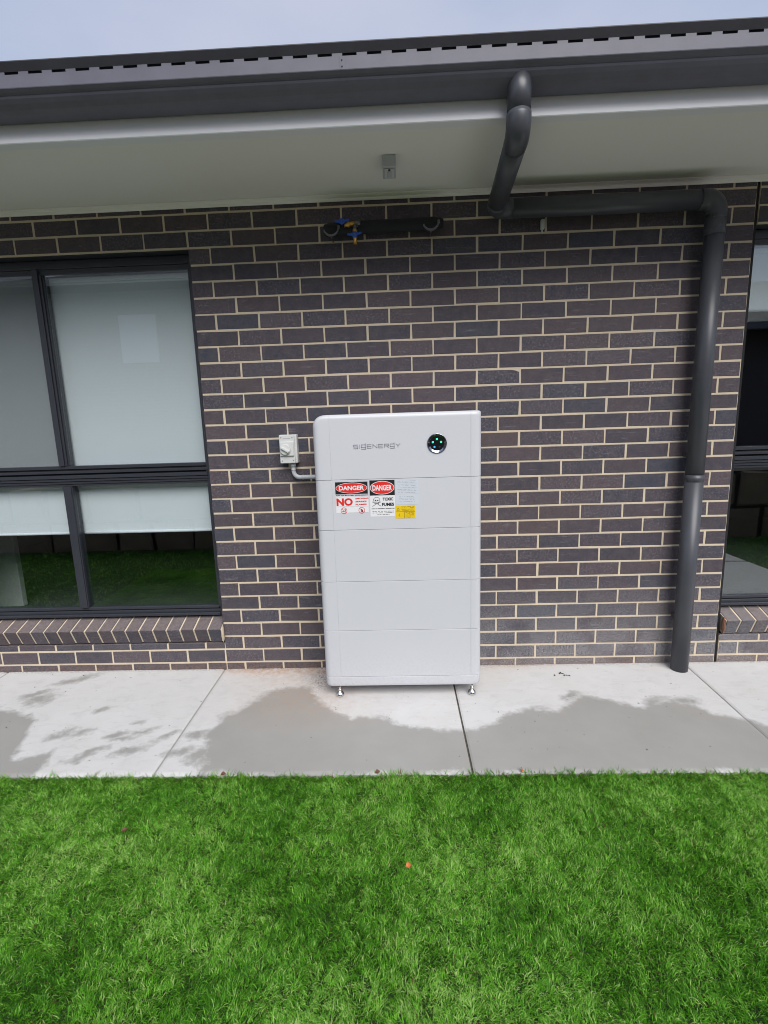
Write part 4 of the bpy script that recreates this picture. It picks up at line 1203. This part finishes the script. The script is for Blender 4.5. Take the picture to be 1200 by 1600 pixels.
for k in range(46):
    x = rnd.uniform(-1.3, 2.8); y = rnd.uniform(-0.9, -0.03); s = rnd.uniform(0.0012, 0.0034)
    if k < 10: x, y, s = 1.931 + rnd.gauss(0, 0.022), -0.122 + rnd.gauss(0, 0.012), rnd.uniform(0.003, 0.006)
    if 10 <= k < 24: x, y = rnd.gauss(0.52, 0.09), rnd.uniform(-0.25, -0.02)
    bmesh.ops.create_icosphere(b, subdivisions=1, radius=s, matrix=Matrix.Translation((x, y, s * 0.5)) @ Matrix.Diagonal((1, rnd.uniform(0.6, 2.0), 0.6, 1)))
tag(obj('grit', b, 'dirt'), 'dark crumbs of soil and grit scattered over the concrete path', 'grit', kind='stuff')

# ================================================================== BEHIND THE CAMERA (seen in the glass)
rw = tag(empty('retaining_wall', (1, -3.3, 0)), 'low brown stone retaining wall at the back of the lawn', 'retaining wall')
M['bounce_pale'] = simple('pale_bounce_ground', (0.34, 0.30, 0.23, 1), 0.95, 0, 0.15, 3)  # unseen ground, made pale to bounce light up onto the soffit
M['stone'] = simple('brown_stone', (0.30, 0.235, 0.18, 1), 0.85, 0, 0.3, 5, 0.6, 30)
b = bmesh.new(); box(b, -8, 10, -3.75, -3.20, -0.14, 0.80); obj('rubble_core', b, 'dirt', rw)
for row in range(2):
    x = -8 + row * 0.3
    while x < 10:
        w_ = rnd.uniform(0.45, 0.95); h_ = 0.43
        b = bmesh.new(); bevbox(b, x + 0.02, x + w_ - 0.02, -3.20 + rnd.uniform(0.0, 0.06), -3.45, -0.1 + row * 0.46, -0.1 + row * 0.46 + h_, 0.03, 2)
        for v in b.verts: v.co += Vector((rnd.uniform(-.02, .02), rnd.uniform(-.012, .012), rnd.uniform(-.02, .02)))
        b.transform(Matrix.Translation((0, 0.0, 0)))
        obj('stone', b, 'stone', rw); x += w_
b = bmesh.new(); v = [b.verts.new(c_) for c_ in ((-30, -3.74, 0.78), (30, -3.74, 0.78), (30, -40, 1.0), (-30, -40, 1.0))]; b.faces.new(v)
tag(obj('upper_ground', b, 'bounce_pale', center=False), kind='structure')
nb = tag(empty('neighbouring_house', (-2, -9.5, 0.8)), 'pale brick house with white framed windows beyond the garden reflected in the glass', 'house')
M['arch2'] = simple('pale_neighbour_mortar', (0.52, 0.49, 0.44, 1), 0.9)
M['nbrick'] = simple('pale_brick', (0.42, 0.39, 0.35, 1), 0.8, 0, 0.12, 12, 0.3, 60)
b = bmesh.new(); box(b, -9.5, 3.0, -15, -9.0, 0.8, 4.9); obj('wall', b, 'nbrick', nb)
b = bmesh.new()
for k in range(46):
    z = 0.85 + k * 0.088
    box(b, -9.5, 3.0, -8.998, -8.994, z, z + 0.012)
obj('mortar_line', b, 'arch2', nb)
for x0 in (-5.6, -2.6, 0.6):
    b = bmesh.new(); box(b, x0, x0 + 0.9, -8.99, -8.95, 3.2, 4.3); w_ = obj('window', b, 'fascia', nb)
b = bmesh.new()
v = [b.verts.new(c_) for c_ in ((-10.1, -8.4, 4.85), (3.6, -8.4, 4.85), (3.6, -15.6, 4.85), (-10.1, -15.6, 4.85), (-7, -12, 6.3), (0.6, -12, 6.3))]
for f in ((0, 1, 5, 4), (1, 2, 5), (2, 3, 4, 5), (3, 0, 4), (0, 3, 2, 1)): b.faces.new([v[i] for i in f])
obj('roof', b, 'roof', nb)

nb2 = tag(empty('neighbouring_house', (10, -9, 0.8)), 'dark brick house with a charcoal hipped roof beyond the right end of the garden', 'house')
b = bmesh.new(); box(b, 5.5, 17.0, -15, -8.6, 0.8, 3.4); obj('wall', b, 'brick_i', nb2)
for x0 in (7.0, 10.5, 14.0):
    b = bmesh.new(); bevbox(b, x0, x0 + 1.5, -8.64, -8.57, 1.5, 2.9, 0.01); w_ = obj('window', b, 'frame', nb2)
    b = bmesh.new(); quad(b, x0 + 0.06, x0 + 1.44, 1.56, 2.84, -8.565); b.faces.ensure_lookup_table(); obj('pane', b, 'black_gloss', w_)
b = bmesh.new()
v = [b.verts.new(c_) for c_ in ((4.9, -8.0, 3.35), (17.6, -8.0, 3.35), (17.6, -15.6, 3.35), (4.9, -15.6, 3.35), (8.5, -11.8, 5.2), (14, -11.8, 5.2))]
for f in ((0, 1, 5, 4), (1, 2, 5), (2, 3, 4, 5), (3, 0, 4), (0, 3, 2, 1)): b.faces.new([v[i] for i in f])
obj('roof', b, 'roof', nb2)
b = bmesh.new(); box(b, 4.88, 17.62, -8.0, -7.86, 3.28, 3.42); obj('gutter', b, 'gutter', nb2)
